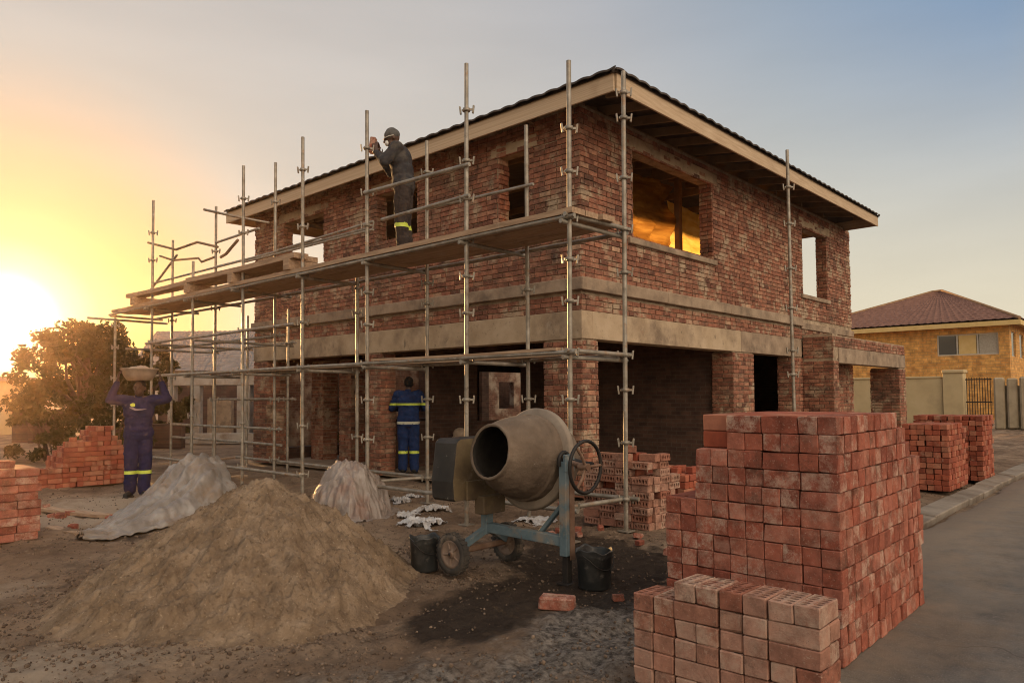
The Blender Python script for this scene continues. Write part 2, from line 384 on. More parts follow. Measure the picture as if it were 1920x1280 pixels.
def ground_mat():
    N = NT('site_dirt'); v = N.vec()
    c = N.ramp(N.noise(v, .7, 9, .62), [(.28, (.12, .078, .052)), (.45, (.25, .168, .112)), (.58, (.36, .255, .175)), (.72, (.45, .335, .235))])
    c = N.mix(N.mask(N.noise(v, 5, 8, .7), .5, .72, .6), c, (.12, .085, .06))
    c = N.mix(N.mask(N.noise(v, 14, 5, .7), .6, .72, .6), c, (.42, .35, .28))
    c = N.mix(N.mask(N.noise(v, 2.4, 9, .75), .52, .66, .6), c, (.085, .058, .042))
    c = N.mix(N.mask(N.noise(v, 27, 6, .8), .57, .66, .7), c, (.05, .036, .027))
    wob = N.math('MULTIPLY', N.math('SUBTRACT', N.noise(v, 4.5, 8, .7), .5), 1.1)
    def am(name, lo, hi, k):
        return N.mask(N.math('ADD', N.attr(name), wob), lo, hi, k)
    c = N.mix(am('pale', .32, .72, .9), c, (.47, .375, .285))
    c = N.mix(am('grey', .32, .74, .9), c, N.ramp(N.noise(v, 20, 6, .7), [(.38, (.06, .054, .05)), (.62, (.36, .315, .27))]))
    c = N.mix(am('wet', .35, .65, .9), c, N.ramp(N.noise(v, 9, 6, .7), [(.35, (.018, .012, .009)), (.7, (.06, .042, .03))]))
    N.set(N.b.inputs['Base Color'], c)
    N.set(N.b.inputs['Roughness'], N.math('SUBTRACT', .96, N.math('MULTIPLY', am('wet', .4, .8, 1.0), .3)))
    N.b.inputs['Specular IOR Level'].default_value = .15
    b1 = N.bump(N.noise(v, 9, 9, .75), 1.0, .09)
    N.set(N.b.inputs['Normal'], N.bump(N.noise(v, 60, 6, .75), .7, .012, b1))
    return N.m
M_ground = ground_mat()
# ------------------------------------------------------------------ ground, road, kerb
def sm(a, b, x):
    t = min(1, max(0, (x - a) / (b - a))); return t * t * (3 - 2 * t)
def ground_h(x, y):
    h = .045 * fb(x * .5, y * .5, 3) + .03 * fb(x * 1.7, y * 1.7, 9) + .02 * fb(x * 5, y * 5, 1, 5) + .03 * (.25 - abs(fb(x * 4.1, y * 4.1, 6, 5)))
    if -1 < x < 11 and 1 < y < 15:
        q = Vector((x * 6 + .5 * fb(x * 4, y * 4, 3), y * 6, 1.5)); h += (.42 - noise.voronoi(q)[0][0]) * .05 * max(0, .35 + fb(x * .9, y * .9, 20)) + (.42 - noise.voronoi(q * 2.3)[0][0]) * .018
        for yc in (2.95, 4.25): h -= .035 * math.exp(-((y - yc - .25 * fb(x * .35, yc, 0)) / .10) ** 2) * (1 - sm(6, 8, x))
    k = sm(1.9, 2.9, y) if x < 9 else sm(2.7, 3.4, y)
    k *= 1 - .85 * sm(8.2, 8.8, x) * sm(6.3, 6.9, y) * (1 - sm(16.6, 17.4, y)) * (1 - sm(21, 22, x))
    return h * (.25 + .75 * k) - .012 - .05 * (1 - k)
def axis(a, b, st, far):
    v = list(np.arange(a, b, st)); s = st; x = b
    while x < far: v.append(x); s *= 1.25; x += s
    v.append(far); s = st; x = a - st; lo = []
    while x > -far: lo.append(x); s *= 1.25; x -= s
    lo.append(-far); return lo[::-1] + v
def make_ground():
    xs = axis(.6, 9.0, .042, 3000); ys = axis(1.4, 12.0, .045, 3000)
    vs = []; wet = []; pale = []; grey = []
    for y in ys:
        for x in xs:
            near = abs(x) < 60 and abs(y) < 60
            vs.append((x, y, ground_h(x, y) if near else -.03))
            g = lambda cx, cy, r: math.exp(-((x - cx) ** 2 + (y - cy) ** 2) / (r * r)) if near else 0
            wet.append(min(1, 1.0 * g(3.9, 3.95, .42) + .95 * g(3.5, 3.75, .4) + .8 * g(4.35, 4.0, .35) + .6 * g(5.3, 4.2, .9) + .5 * g(4.6, 3.3, .5) + .5 * g(6.5, 5.5, .7) + .5 * g(5.4, 6.2, .7) + .6 * g(5.6, 3.6, .7) + .65 * g(3.2, 9.0, .5) + .45 * g(6.2, 4.4, .9)))
            pale.append(min(1, .9 * g(4.4, 11.8, 1.5) + .7 * g(3.2, 10.6, .7) + .5 * g(1.6, 7.2, .8) + .75 * g(1.1, 4.9, .9)))
            grey.append(min(1, .8 * g(2.7, 2.9, .7) + .75 * g(3.8, 2.75, .55) + .8 * g(2.0, 3.5, .35) + .85 * g(4.3, 3.05, .5) + .7 * g(5.2, 2.9, .7)))
    nx = len(xs)
    fs = [(j * nx + i, j * nx + i + 1, (j + 1) * nx + i + 1, (j + 1) * nx + i) for j in range(len(ys) - 1) for i in range(nx - 1)]
    me = bpy.data.meshes.new('ground'); me.from_pydata(vs, [], fs)
    for n_, a in (('wet', wet), ('pale', pale), ('grey', grey)):
        q = me.attributes.new(n_, 'FLOAT', 'POINT'); q.data.foreach_set('value', a)
    me.polygons.foreach_set('use_smooth', [True] * len(me.polygons)); me.materials.append(M_ground)
    o = bpy.data.objects.new('ground', me); COL.objects.link(o); return tag(o, kind='structure')
make_ground()
def road_edge(x):
    return (1.75 if x < 6.5 else 1.75 + .5 * sm(6.5, 8.5, x)) + .10 * fb(x * .9, 4.4, 0) + .05 * fb(x * 4, 1.1, 0)
mb = MB(); xs = [-40, -20, -8, -3] + list(np.arange(-1.5, 16, .12)) + [18, 22, 28, 36, 60, 120]
rows = [1, .8, .5, 0]
vs = []
for x in xs:
    e = road_edge(x)
    for k in (e, e - .08, e - .4, e - 1.5, -2.5, -5.2):
        vs.append((x, k, (-.03 if k == e else .012) + .006 * fb(x * .8, k * .8, 2)))
fs = [(i * 6 + j, i * 6 + j + 1, (i + 1) * 6 + j + 1, (i + 1) * 6 + j) for i in range(len(xs) - 1) for j in range(5)]
mb.add(vs, [f[::-1] for f in fs], sm=True); tag(mb.build('road', M_asph), kind='structure')
mb = MB(); x = 7.4; random.seed(3)
while x < 70:
    L = .95; z = .012 + random.uniform(-.012, .012); y0 = 2.33 + random.uniform(-.01, .01)
    mb.rbox((x + L / 2, y0 + .14, z - .06), (L / 2 - .006, .14, .085), Matrix.Rotation(random.uniform(-.006, .006), 3, 'Z') @ Matrix.Rotation(.10, 3, 'X'), random.random(), 0, .012)
    x += L
tag(mb.build('kerb', M_kerb), kind='structure')

# ------------------------------------------------------------------ brick walls
def bricks(mb, O, U, N, w, z0, z1, holes=(), L=.222, H=.072, J=.013, ph=0.0, rough=1.0):
    """courses of single bricks standing a few mm proud of the mortar plane through O"""
    O, U, N = Vector(O), Vector(U), Vector(N); z = z0 + J / 2; c = int(round(z0 / (H + J))); Z = Vector((0, 0, 1))
    while z + H <= z1 + .012:
        zt = min(z + H, z1); a = -((c % 2) * (L + J) / 2 + ph) - random.uniform(0, .02); c += 1
        zc = (z + zt) / 2; cuts = [(h[0], h[2]) for h in holes if h[1] < zc < h[3]]
        if random.random() < .25: a -= L / 2
        while a < w:
            l = L if random.random() > .12 else L / 2 - J / 2
            segs = [(max(a, 0), min(a + l, w))]
            for (p, q) in cuts:
                ns = []
                for (s, e) in segs:
                    if q <= s or p >= e: ns.append((s, e)); continue
                    if s < p: ns.append((s, p))
                    if e > q: ns.append((q, e))
                segs = ns
            for (s, e) in segs:
                if e - s < .03: continue
                pr = .011 + random.uniform(0, .014) * rough; tn = random.random()
                dz = random.uniform(-.003, .003); j = lambda k=.003: random.uniform(-k, k)
                q = [(s, z + dz), (e, z + dz), (e, zt + dz), (s, zt + dz)]
                f = [O + U * (u + j()) + Z * (v - O.z + j()) + N * (pr + j(.003)) for u, v in q]
                b = .006
                g = [O + U * (u + (b if k in (0, 3) else -b)) + Z * (v - O.z + (b if k < 2 else -b)) + N * (pr + .004 + j(.002)) for k, (u, v) in enumerate(q)]
                r = [O + U * u + Z * (v - O.z) - N * .02 for u, v in q]
                mb.add(r + f + g, [[8, 9, 10, 11]] + [[4 + k, 4 + (k + 1) % 4, 8 + (k + 1) % 4, 8 + k] for k in range(4)]
                       + [[k, (k + 1) % 4, 4 + (k + 1) % 4, 4 + k] for k in range(4)], tn)
            a += l + J
        z += H + J
def core(mb, O, U, N, w, z0, z1, t, holes=(), m=1):
    """mortar body of a wall with openings, thickness t away from N"""
    O, U, N = Vector(O), Vector(U), Vector(N)
    us = sorted({0, w, *[x for h in holes for x in (h[0], h[2]) if 0 < x < w]})
    zs = sorted({z0, z1, *[x for h in holes for x in (h[1], h[3]) if z0 < x < z1]})
    solid = lambda i, j: 0 <= i < len(us) - 1 and 0 <= j < len(zs) - 1 and not any(
        h[0] < (us[i] + us[i + 1]) / 2 < h[2] and h[1] < (zs[j] + zs[j + 1]) / 2 < h[3] for h in holes)
    Q = lambda u, z, d: O + U * u + Vector((0, 0, z - O.z)) - N * d
    for i in range(len(us) - 1):
        for j in range(len(zs) - 1):
            if not solid(i, j): continue
            a, b, c, d = us[i], us[i + 1], zs[j], zs[j + 1]
            F = [[Q(a, c, 0), Q(b, c, 0), Q(b, d, 0), Q(a, d, 0)], [Q(b, c, t), Q(a, c, t), Q(a, d, t), Q(b, d, t)]]
            if not solid(i - 1, j): F.append([Q(a, c, t), Q(a, c, 0), Q(a, d, 0), Q(a, d, t)])
            if not solid(i + 1, j): F.append([Q(b, c, 0), Q(b, c, t), Q(b, d, t), Q(b, d, 0)])
            if not solid(i, j - 1): F.append([Q(a, c, t), Q(b, c, t), Q(b, c, 0), Q(a, c, 0)])
            if not solid(i, j + 1): F.append([Q(a, d, 0), Q(b, d, 0), Q(b, d, t), Q(a, d, t)])
            for f in F: mb.add(f, [[0, 1, 2, 3]], .5, m)
BW = [M_brick, M_mortar]
def pier(x0, y0, x1, y1, z0, z1, parent, name='pier'):
    mb = MB(); e = .012
    mb.box((x0 + e, y0 + e, z0), (x1 - e, y1 - e, z1), .5, 1)
    bricks(mb, (x0 + e, y0, 0), (0, 1, 0), (-1, 0, 0), y1 - y0, z0, z1)
    bricks(mb, (x0, y0 + e, 0), (1, 0, 0), (0, -1, 0), x1 - x0, z0, z1)
    bricks(mb, (x1 - e, y0, 0), (0, 1, 0), (1, 0, 0), y1 - y0, z0, z1)
    bricks(mb, (x0, y1 - e, 0), (1, 0, 0), (0, 1, 0), x1 - x0, z0, z1)
    return mb.build(name, BW, parent)

XL, YR, X2, Y2 = 8.88, 6.70, 21.12, 16.60
ZB0, ZB1, ZL0, ZL1, ZT = 2.40, 2.83, 3.13, 3.33, 6.02
house = thing('unfinished_house', (XL, YR, 0), 'two storey unplastered red brick house shell with open window holes and new tiled roof', 'house')
random.seed(21)
# lower piers and wall lengths
pier(XL, YR, XL + .40, 7.45, 0, ZB0, house)
pier(XL, 11.63, XL + .36, 12.06, 0, ZB0, house)
pier(XL, 15.98, XL + .5, Y2, 0, ZB0, house)
pier(13.90, YR, 14.85, YR + .46, 0, ZB0, house)
pier(16.95, YR, 17.5, YR + .36, 0, ZB0, house)
pier(9.95, 14.15, 10.35, 14.6, 0, ZB0, house); pier(10.0, 15.35, 10.4, 15.85, 0, ZB0, house)
mb = MB(); core(mb, (17.5, YR + .012, 0), (1, 0, 0), (0, -1, 0), X2 - 17.5, 0, ZB0, .22)
bricks(mb, (17.5, YR + .012, 0), (1, 0, 0), (0, -1, 0), X2 - 17.5, 0, ZB0); mb.build('wall', BW, house)
# upper walls (above the ring beam)
winL = [(13.62 - YR, 4.45, 15.32 - YR, 5.56), (10.5 - YR, 4.6, 11.78 - YR, 5.56), (7.72 - YR, 4.25, 8.42 - YR, 5.56)]
winR = [(10.3 - XL, 4.14, 13.15 - XL, 5.66), (17.67 - XL, 3.92, 19.35 - XL, 5.58)]
e = .012
mb = MB()
core(mb, (XL + e, YR + e, ZB1), (0, 1, 0), (-1, 0, 0), Y2 - YR - 2 * e, ZB1, ZT, .24, [(a - e, b, c - e, d) for a, b, c, d in winL])
bricks(mb, (XL + e, YR, 0), (0, 1, 0), (-1, 0, 0), Y2 - YR, ZB1, ZL0); bricks(mb, (XL + e, YR, 0), (0, 1, 0), (-1, 0, 0), Y2 - YR, ZL1, ZT - .05, winL)
for a, b, c, d in winL:      # reveals
    bricks(mb, (XL, YR + c - e, 0), (1, 0, 0), (0, -1, 0), .24, b, d); bricks(mb, (XL, YR + a + e, 0), (1, 0, 0), (0, 1, 0), .24, b, d)
mb.build('wall', BW, house)
mb = MB()
core(mb, (XL + .252, YR + e, ZB1), (1, 0, 0), (0, -1, 0), X2 - XL - .252, ZB1, ZT, .26, [(a - .252, b, c - .252, d) for a, b, c, d in winR])
bricks(mb, (XL, YR + e, 0), (1, 0, 0), (0, -1, 0), X2 - XL, ZB1, ZL0); bricks(mb, (XL, YR + e, 0), (1, 0, 0), (0, -1, 0), X2 - XL, ZL1, ZT - .05, winR)
for a, b, c, d in winR:
    bricks(mb, (XL + c - e, YR, 0), (0, 1, 0), (-1, 0, 0), .27, b, d); bricks(mb, (XL + a + e, YR, 0), (0, 1, 0), (1, 0, 0), .27, b, d)
mb.build('wall', BW, house)
# back and end walls of the shell
mb = MB(); core(mb, (XL + .252, Y2 - e, 0), (1, 0, 0), (0, 1, 0), X2 - XL - .252, 0, ZT, .22,
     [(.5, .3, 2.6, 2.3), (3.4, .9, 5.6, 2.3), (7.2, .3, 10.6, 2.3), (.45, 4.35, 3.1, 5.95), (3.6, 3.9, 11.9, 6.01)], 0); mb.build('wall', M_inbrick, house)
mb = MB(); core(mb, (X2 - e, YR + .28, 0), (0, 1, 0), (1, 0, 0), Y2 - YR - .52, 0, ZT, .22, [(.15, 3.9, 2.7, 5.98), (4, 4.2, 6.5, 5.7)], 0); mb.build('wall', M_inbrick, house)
# inside: slabs and partitions
mb = MB(); mb.box((XL + .05, YR + .05, 0), (X2 - .05, Y2 - .05, .03)); mb.build('floor_slab', M_dkconc, house)
mb = MB(); mb.box((XL + .26, YR + .3, 2.84), (X2 - .24, Y2 - .25, 3.06)); mb.build('floor_slab', M_dkconc, house)
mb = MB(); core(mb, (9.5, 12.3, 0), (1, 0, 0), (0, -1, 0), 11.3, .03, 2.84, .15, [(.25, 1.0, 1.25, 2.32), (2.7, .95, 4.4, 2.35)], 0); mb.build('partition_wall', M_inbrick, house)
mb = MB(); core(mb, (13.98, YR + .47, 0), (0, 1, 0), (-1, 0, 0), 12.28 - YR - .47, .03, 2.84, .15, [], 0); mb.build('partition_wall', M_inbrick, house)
# ring beams, ledges, lintels, sills
mb = MB(); mb.box((XL - .015, YR - .015, ZB0), (XL + .26, Y2 + .012, ZB1), .5, 0, .008); mb.build('beam', M_conc, house)
mb = MB(); mb.box((XL + .262, YR - .015, ZB0), (14.25, YR + .3, ZB1), .5, 0, .008); mb.build('beam', M_conc, house)
mb = MB(); mb.box((14.27, YR - .012, ZB0), (17.49, YR + .3, ZB1), .5, 0, .008); mb.build('beam', M_dkconc, house)
def ledge(lo, hi, step):
    mb = MB(); ax = 1 if hi[1] - lo[1] > hi[0] - lo[0] else 0; a = lo[ax]
    while a < hi[ax] - .01:
        l2, h2 = list(lo), list(hi); l2[ax] = a; h2[ax] = min(a + step, hi[ax])
        mb.box(l2, h2, random.random(), 0, .012, .004); a += step
    return mb.build('ledge', M_dkconc, house)
ledge((XL - .085, YR - .085, ZL0), (XL + .01, Y2 + .03, ZL1), 2.6)
ledge((XL + .012, YR - .085, ZL0), (17.45, YR + .01, ZL1), 2.4)
ledge((17.46, YR - .05, ZL0 - .06), (X2 + .03, YR + .01, ZL1 - .1), 1.8)
for a, b, c, d in winL:
    mb = MB(); mb.box((XL - .012, YR + a - .16, d + .002), (XL + .24, YR + c + .16, d + .2), .5, 0, .006); mb.build('lintel', M_conc, house)
for a, b, c, d in winR:
    mb = MB(); mb.box((XL + a - .17, YR - .014, d + .002), (XL + c + .2, YR + .27, d + .215), .5, 0, .006); mb.build('lintel', M_conc, house)
    mb = MB(); mb.box((XL + a - .15, YR - .06, b - .10), (XL + c + .06, YR + .27, b - .002), .5, 0, .012, .003); mb.build('sill', M_dkconc, house)
# porch at the far right
PX0, PX1, PY = 17.51, 23.4, 5.98
pier(PX0, PY, PX0 + .33, YR - .02, 0, 2.36, house, 'porch_pier')
pier(22.78, PY, PX1, YR + .05, 0, 2.25, house, 'porch_pier')
mb = MB(); mb.box((PX0 + .02, PY + .012, 2.36), (PX0 + .36, YR - .02, 2.93), .5, 1)
bricks(mb, (PX0 + .02, PY, 0), (0, 1, 0), (-1, 0, 0), YR - PY - .02, 2.36, 2.93)
mb.box((PX0 + .362, PY + .014, 2.62), (PX1 - .012, PY + .26, 2.9), .5, 1); bricks(mb, (PX0, PY + .014, 0), (1, 0, 0), (0, -1, 0), PX1 - PX0, 2.62, 2.9)
mb.build('porch_wall', BW, house)
mb = MB(); mb.box((PX0 + .365, PY - .01, 2.25), (PX1 + .01, PY + .27, 2.615), .5, 0, .008); mb.build('lintel', M_dkconc, house)
mb = MB(); mb.box((PX0 + .37, PY + .28, 2.5), (PX1 - .02, YR + .3, 2.66)); mb.build('porch_slab', M_dkconc, house)
# roof
A = Vector((8.42, 5.72, 6.05)); Bc = Vector((20.75, 5.86, 6.20)); Cc = Vector((20.85, 17.2, 6.2)); D = Vector((8.42, 17.15, 6.05))
fa = 5.79
def fascia(p, q, drop, mt):
    mb = MB(); n = Vector((0, 0, -drop / 2))
    mb.bar(p + n, q + n, .035, drop, .5, 0, bev=.004); return mb.build('fascia', mt, house)
fascia(A + Vector((.02, 0, 0)), Bc, .265, M_timber); fascia(D, A + Vector((0, .02, 0)), .265, M_timbery)
fascia(Bc + Vector((0, .02, 0)), Cc, .25, M_timbery); fascia(Cc, D, .25, M_timber)
R1 = Vector((13.9, 11.4, 7.02)); R2 = Vector((15.6, 11.5, 7.08))
def roof_plane(mb, p, q, r, s):
    """tiled slope: eave p->q, ridge s->r, with rolls across and steps up the slope"""
    L = (q - p).length; nu = int(L / .05); nv = 40
    up = (q - p).cross(s - p).normalized(); up = up if up.z > 0 else -up
    vs = []
    for i in range(nv + 1):
        v = i / nv
        for k in range(nu + 1):
            u = k / nu; e_ = p.lerp(q, u); t_ = s.lerp(r, u)
            w = .024 * abs(math.sin(math.pi * u * L / .30)) + .016 * ((v * 14) % 1 < .5) + .006 * fb(u * L * 3, v * 9, 1)
            vs.append(e_.lerp(t_, v) + up * (w + .012))
    fs = [(i * (nu + 1) + k, i * (nu + 1) + k + 1, (i + 1) * (nu + 1) + k + 1, (i + 1) * (nu + 1) + k) for i in range(nv) for k in range(nu)]
    mb.add(vs, fs, .5, 0, False)
    dn = Vector((0, 0, -.03))
    k0 = nu + 1
    mb.add([v for v in vs[:k0]] + [v + dn for v in vs[:k0]], [(k, k0 + k, k0 + k + 1, k + 1) for k in range(nu)])
    mb.add([p + dn, q + dn, r + dn, s + dn], [[0, 1, 2, 3]])
o_ = .05
A2, B2, C2, D2 = A + Vector((-o_, -o_, .01)), Bc + Vector((o_, -o_, .01)), Cc + Vector((o_, o_, .01)), D + Vector((-o_, o_, .01))
mb = MB(); roof_plane(mb, A2, B2, R2, R1); roof_plane(mb, B2, C2, R2, R2 + Vector((0, .01, 0))); roof_plane(mb, C2, D2, R1, R2); roof_plane(mb, D2, A2, R1, R1 + Vector((0, .01, 0)))
roof = mb.build('roof', M_tile, house)
mb = MB()
for p, q in ((A2, R1), (B2, R2), (D2, R1), (C2, R2), (R1, R2)): mb.tube([p.lerp(q, .012) + Vector((0, 0, .01)), q + Vector((0, 0, .05))], .045, 8)
mb.build('ridge_tiles', M_tile, roof)
x = 8.9
while x < 20.6:
    f = (x - A.x) / (Bc.x - A.x); z = A.z + (Bc.z - A.z) * f - .10
    mb = MB(); ye = min(2.8, x - A.x, Bc.x - x + .3); mb.bar((x, A.y + (Bc.y - A.y) * f + .02, z), (x, A.y + ye, z + .15 * ye), .05, .14); mb.build('rafter', M_dktimber, house); x += .72
y = 6.9
while y < 17:
    mb = MB(); xe = min(2.8, y - A.y, D.y - y + .3); mb.bar((A.x + .02, y, A.z - .10), (A.x + xe, y, A.z - .10 + .15 * xe), .05, .14); mb.build('rafter', M_dktimber, house); y += .72
mb = MB(); mb.box((XL + .02, YR + .04, ZT - .03), (XL + .2, Y2 - .05, ZT + .05)); mb.build('wall_plate', M_dktimber, house)
mb = MB(); mb.box((XL + .25, YR + .05, ZT - .03), (X2 - .05, YR + .2, ZT + .05)); mb.build('wall_plate', M_dktimber, house)
for xx in (10.5, 12.0, 13.5, 15.0, 16.5, 18.0, 19.5):
    mb = MB(); mb.bar((xx, YR + .1, ZT + .12), (xx, Y2 - .1, ZT + .12), .05, .15); mb.build('tie_beam', M_dktimber, house)
# added sun-lit translucent sheeting hung inside behind the big window for its golden glow
def hanging_sheet(x0, x1, y, z0, z1, seed, ang, mat, hole, amp):
    mb = MB(); nu, nv = 60, 40; vs = []; cut = set()
    for i in range(nv + 1):
        for k in range(nu + 1):
            u, v = k / nu, i / nv
            vs.append((x0 + (x1 - x0) * u, y + ang * u * (x1 - x0) + amp * (.5 * math.sin(v * 17 + 4 * fb(u * 2, v * 2, seed)) + 1.2 * fb(u * 3, v * 5, seed)), z0 + (z1 - z0) * v + .05 * fb(u * 5, 0, seed) * (1 - v)))
            if fb(u * 3.1 + 7, v * 5, seed + 3) > hole + 5: cut.add((i, k))
    fs = [(i * (nu + 1) + k, i * (nu + 1) + k + 1, (i + 1) * (nu + 1) + k + 1, (i + 1) * (nu + 1) + k) for i in range(nv) for k in range(nu) if (i, k) not in cut]
    mb.add(vs, fs, .5, 0, True)
    return mb.build('glow_sheet', mat, None, (x0, y, z0))
tag(hanging_sheet(13.95, 15.7, 8.2, 3.7, 5.75, 5, .05, M_amber, .6, .05), 'added yellow translucent sheet imitating golden light at right of the big upper window', 'glow_sheet')
tag(hanging_sheet(11.4, 13.88, 8.0, 3.7, 6.0, 8, .02, M_amber2, .42, .16), 'added dark streaky amber sheet imitating golden light at left of the big upper window', 'glow_sheet')
tag((lambda m: (m.box((13.80, 7.8, 3.06), (13.93, 7.92, 6.2), .5, 0, .006), m.build('timber_post', M_dktimber, None, (13.86, 7.86, 3.06)))[1])(MB()), 'dark timber post between the two added amber sheets in the big window', 'post')
# ------------------------------------------------------------------ scaffold
XO, XI = 6.18, 7.07
scaf = thing('scaffold', (XO, 10.5, 0), 'steel tube scaffold along the left face of the brick house', 'scaffold')
coup = MB()
coup.lathe([(.034, -.022), (.05, -.022), (.05, .022), (.034, .022)], n=10)
for sx in (-1, 1):
    coup.box((sx * .05 - .012, -.012, -.012), (sx * .05 + .045, .012, .012))
    coup.rbox((sx * .095 if sx > 0 else -.085, 0, .0), (.011, .016, .055), Matrix.Rotation(.12 * sx, 3, 'Y'), .5, 0, .004)
CM = None
def standard(x, y, ztop, zc, zbot=0.0, lean=(0, 0), parent=None, r=.0265):
    global CM
    mb = MB(); b = Vector((x, y, zbot - .02)); t_ = Vector((x + lean[0], y + lean[1], ztop))
    n = 6; mb.tube([b.lerp(t_, i / n) for i in range(n + 1)], r, 12)
    if zbot == 0: mb.rbox((x, y, .004), (.075, .075, .006))
    s = mb.build('standard', M_steel, parent or scaf)
    for z in zc:
        if not zbot < z < ztop: continue
        p = b.lerp(t_, (z - b.z) / (t_.z - b.z)); ro = Matrix.Rotation(random.uniform(-.5, .5) + rad(42), 3, 'Z')
        if CM is None:
            o = MB(); o.v = list(coup.v); o.f = coup.f; o.t = coup.t; o.m = coup.m; o.s = coup.s
            o = o.build('coupler', M_steel, None, (0, 0, 0)); CM = o.data
        else:
            o = bpy.data.objects.new('coupler', CM); COL.objects.link(o)
        o.parent = s; o.location = p - OFF[s]; o.rotation_euler = (0, 0, rad(-47 - random.uniform(-15, 15))); o.scale = (.92,) * 3
    return s
random.seed(5)
ZC = [.36, .95, 1.5, 2.0, 2.55, 3.0, 3.45, 3.95, 4.42, 5.05]
outer = [(4.84, 5.16, (.0, -.04), ZC[:-1]), (6.42, 5.63, (0, -.03), ZC), (8.39, 5.59, (0, .03), ZC), (10.04, 5.62, (0, .05), [.36, 1.1, 2.0, 2.7, 3.45, 4.2, 5.1]), (11.93, 5.58, (0, .06), [.36, 1.1, 2.0, 2.7, 3.45, 4.4, 5.0]),
         (13.9, 4.15, (0, .03), [.33, 1.2, 2.0, 2.7, 3.45]), (15.8, 5.69, (0, .06), [2.7, 3.45, 4.42, 5.0]), (17.85, 3.5, (0, .05), [1.4, 2.0, 2.7, 3.2])]
for y, zt, ln, zc in outer: standard(XO, y, zt, zc, 0, ln)
inner = [(4.74, 5.3, (0, -.05), [.36, 1.0, 1.6, 2.0, 2.95, 3.45, 4.05, 4.75, 5.05]), (6.2, 5.05, (0, 0), [1.5, 2.0, 2.9, 3.7]), (8.16, 5.32, (0, 0), [.36, .95, 1.5, 2.0, 2.9, 3.2, 4.85]), (9.88, 3.6, (0, 0), [.9, 2.0, 2.9, 3.3]),
         (12.45, 5.95, (0, .03), [.4, .95, 1.5, 2.0, 2.7, 4.0, 5.2]), (14.83, 5.55, (0, .05), [.95, 1.5, 2.0, 2.7, 3.4, 4.6]), (16.95, 5.15, (0, .05), [1.5, 2.0, 3.3])]
for y, zt, ln, zc in inner: standard(XI, y, zt, zc, 0, ln)
def tube(name, pts, r=.0255, mat=None):
    mb = MB(); mb.tube(pts, r, 10); return mb.build(name, mat or M_steel, scaf)
def run(name, x, z, y0, y1, r=.0255, lift=0.0):
    n = max(2, int((y1 - y0) / 1.2)); return tube(name, [(x, y0 + (y1 - y0) * i / n, z + lift * i / n + random.uniform(-.006, .006)) for i in range(n + 1)], r)
off = .055
for a, b in ((4.7, 8.6), (8.4, 12.2), (12.0, 15.9)):
    run('ledger', XO - off, 2.0, a, b); run('ledger', XI + off, 2.0, a, b)
for a, b in ((4.7, 8.6), (8.4, 12.2), (12.0, 18.1)): run('ledger', XO - off, 3.45, a, b); run('ledger', XI + off, 3.42, a, b)
for a, b in ((6.2, 8.55), (10.0, 13.0), (12.9, 16.2)): run('ledger', XO - off, .34, a, b)
run('ledger', XO - off, .34, 4.7, 6.6); run('ledger', XI + off, .36, 8.1, 10.2); run('ledger', XI + off, .36, 4.6, 6.5); run('ledger', XI + off, .36, 6.4, 8.2)
run('ledger', XI + off, .66, 12.3, 17.1); run('ledger', XI + off, .36, 10.3, 14)
run('ledger', XO - off, 2.68, 10.2, 16.0); run('ledger', XI + off, 2.68, 12.2, 17.2)
for y in (4.78, 6.35, 8.3, 10.0, 12.1, 14.0, 15.9, 17.8):
    tube('transom', [(XO - .12, y + .06, 3.40), (XI + .12, y + .0, 3.38)])
for y in (4.78, 6.35, 8.3, 10.0, 12.1, 14.0): tube('transom', [(XO - .1, y + .06, 1.95), (XI + .12, y, 1.94)])
tube('transom', [(XO - .1, 4.86, .36), (XI + .1, 4.76, .36)]); tube('transom', [(XO - .1, 4.80, 3.47), (XI + .1, 4.70, 3.46)]); tube('transom', [(XO - .1, 4.80, 2.02), (XI + .1, 4.70, 2.0)])
tube('transom', [(XO - .1, 8.45, .36), (XI + .1, 8.2, .36)]); tube('transom', [(XO - .1, 6.46, .36), (XI + .1, 6.3, .36)])
tube('transom', [(5.6, 17.9, 3.33), (7.3, 17.8, 3.30)])
def px(name, p0, p1, X=None, r=.024, mid=None, mat=None):
    pts = [atX(*p0, X)] + ([atX(*m, X) for m in mid] if mid else []) + [atX(*p1, X)]
    return tube(name, pts, r, mat)
px('guard_rail', (684, 362), (880, 308), XO - .03, .026); px('guard_rail', (716, 412), (880, 366), XO - .03, .024)
px('guard_rail', (800, 392), (1000, 345), XI - .03, .02); px('guard_rail', (455, 492), (700, 430), XI - .04, .02); px('guard_rail', (520, 470), (700, 415), XI - .04, .02)
px('guard_rail', (288, 531), (690, 428), XI - .02, .022)
px('guard_rail', (405, 455), (486, 428), XI, .024); px('guard_rail', (405, 500), (600, 452), XI, .02)
px('bent_rail', (278, 455), (408, 463), XI, .027, [(330, 468), (370, 454)], M_dktimber)
px('bent_rail', (300, 480), (402, 482), XI, .024, [(325, 488), (372, 484), (378, 491)], M_dktimber)
px('brace', (257, 577), (332, 478), XI, .026); px('brace', (414, 482), (446, 450), XI, .03, [(424, 476), (434, 464)], M_dktimber)
a = atX(383, 393, 6.6); tube('transom', [a, atX(436, 405, 7.7), atX(505, 418, 8.3)], .026)
for y_, zt_ in ((13.6, 3.35), (15.3, 3.35), (16.9, 3.3)): standard(XI + .95, y_, zt_, [1.5, 2.65])
for z_, a_, b_ in ((1.5, 13.4, 17.2), (.95, 12.3, 17.1), (2.65, 13.4, 17.2)): run('ledger', XI + .95 + off if z_ != .95 else XI + off, z_, a_, b_)
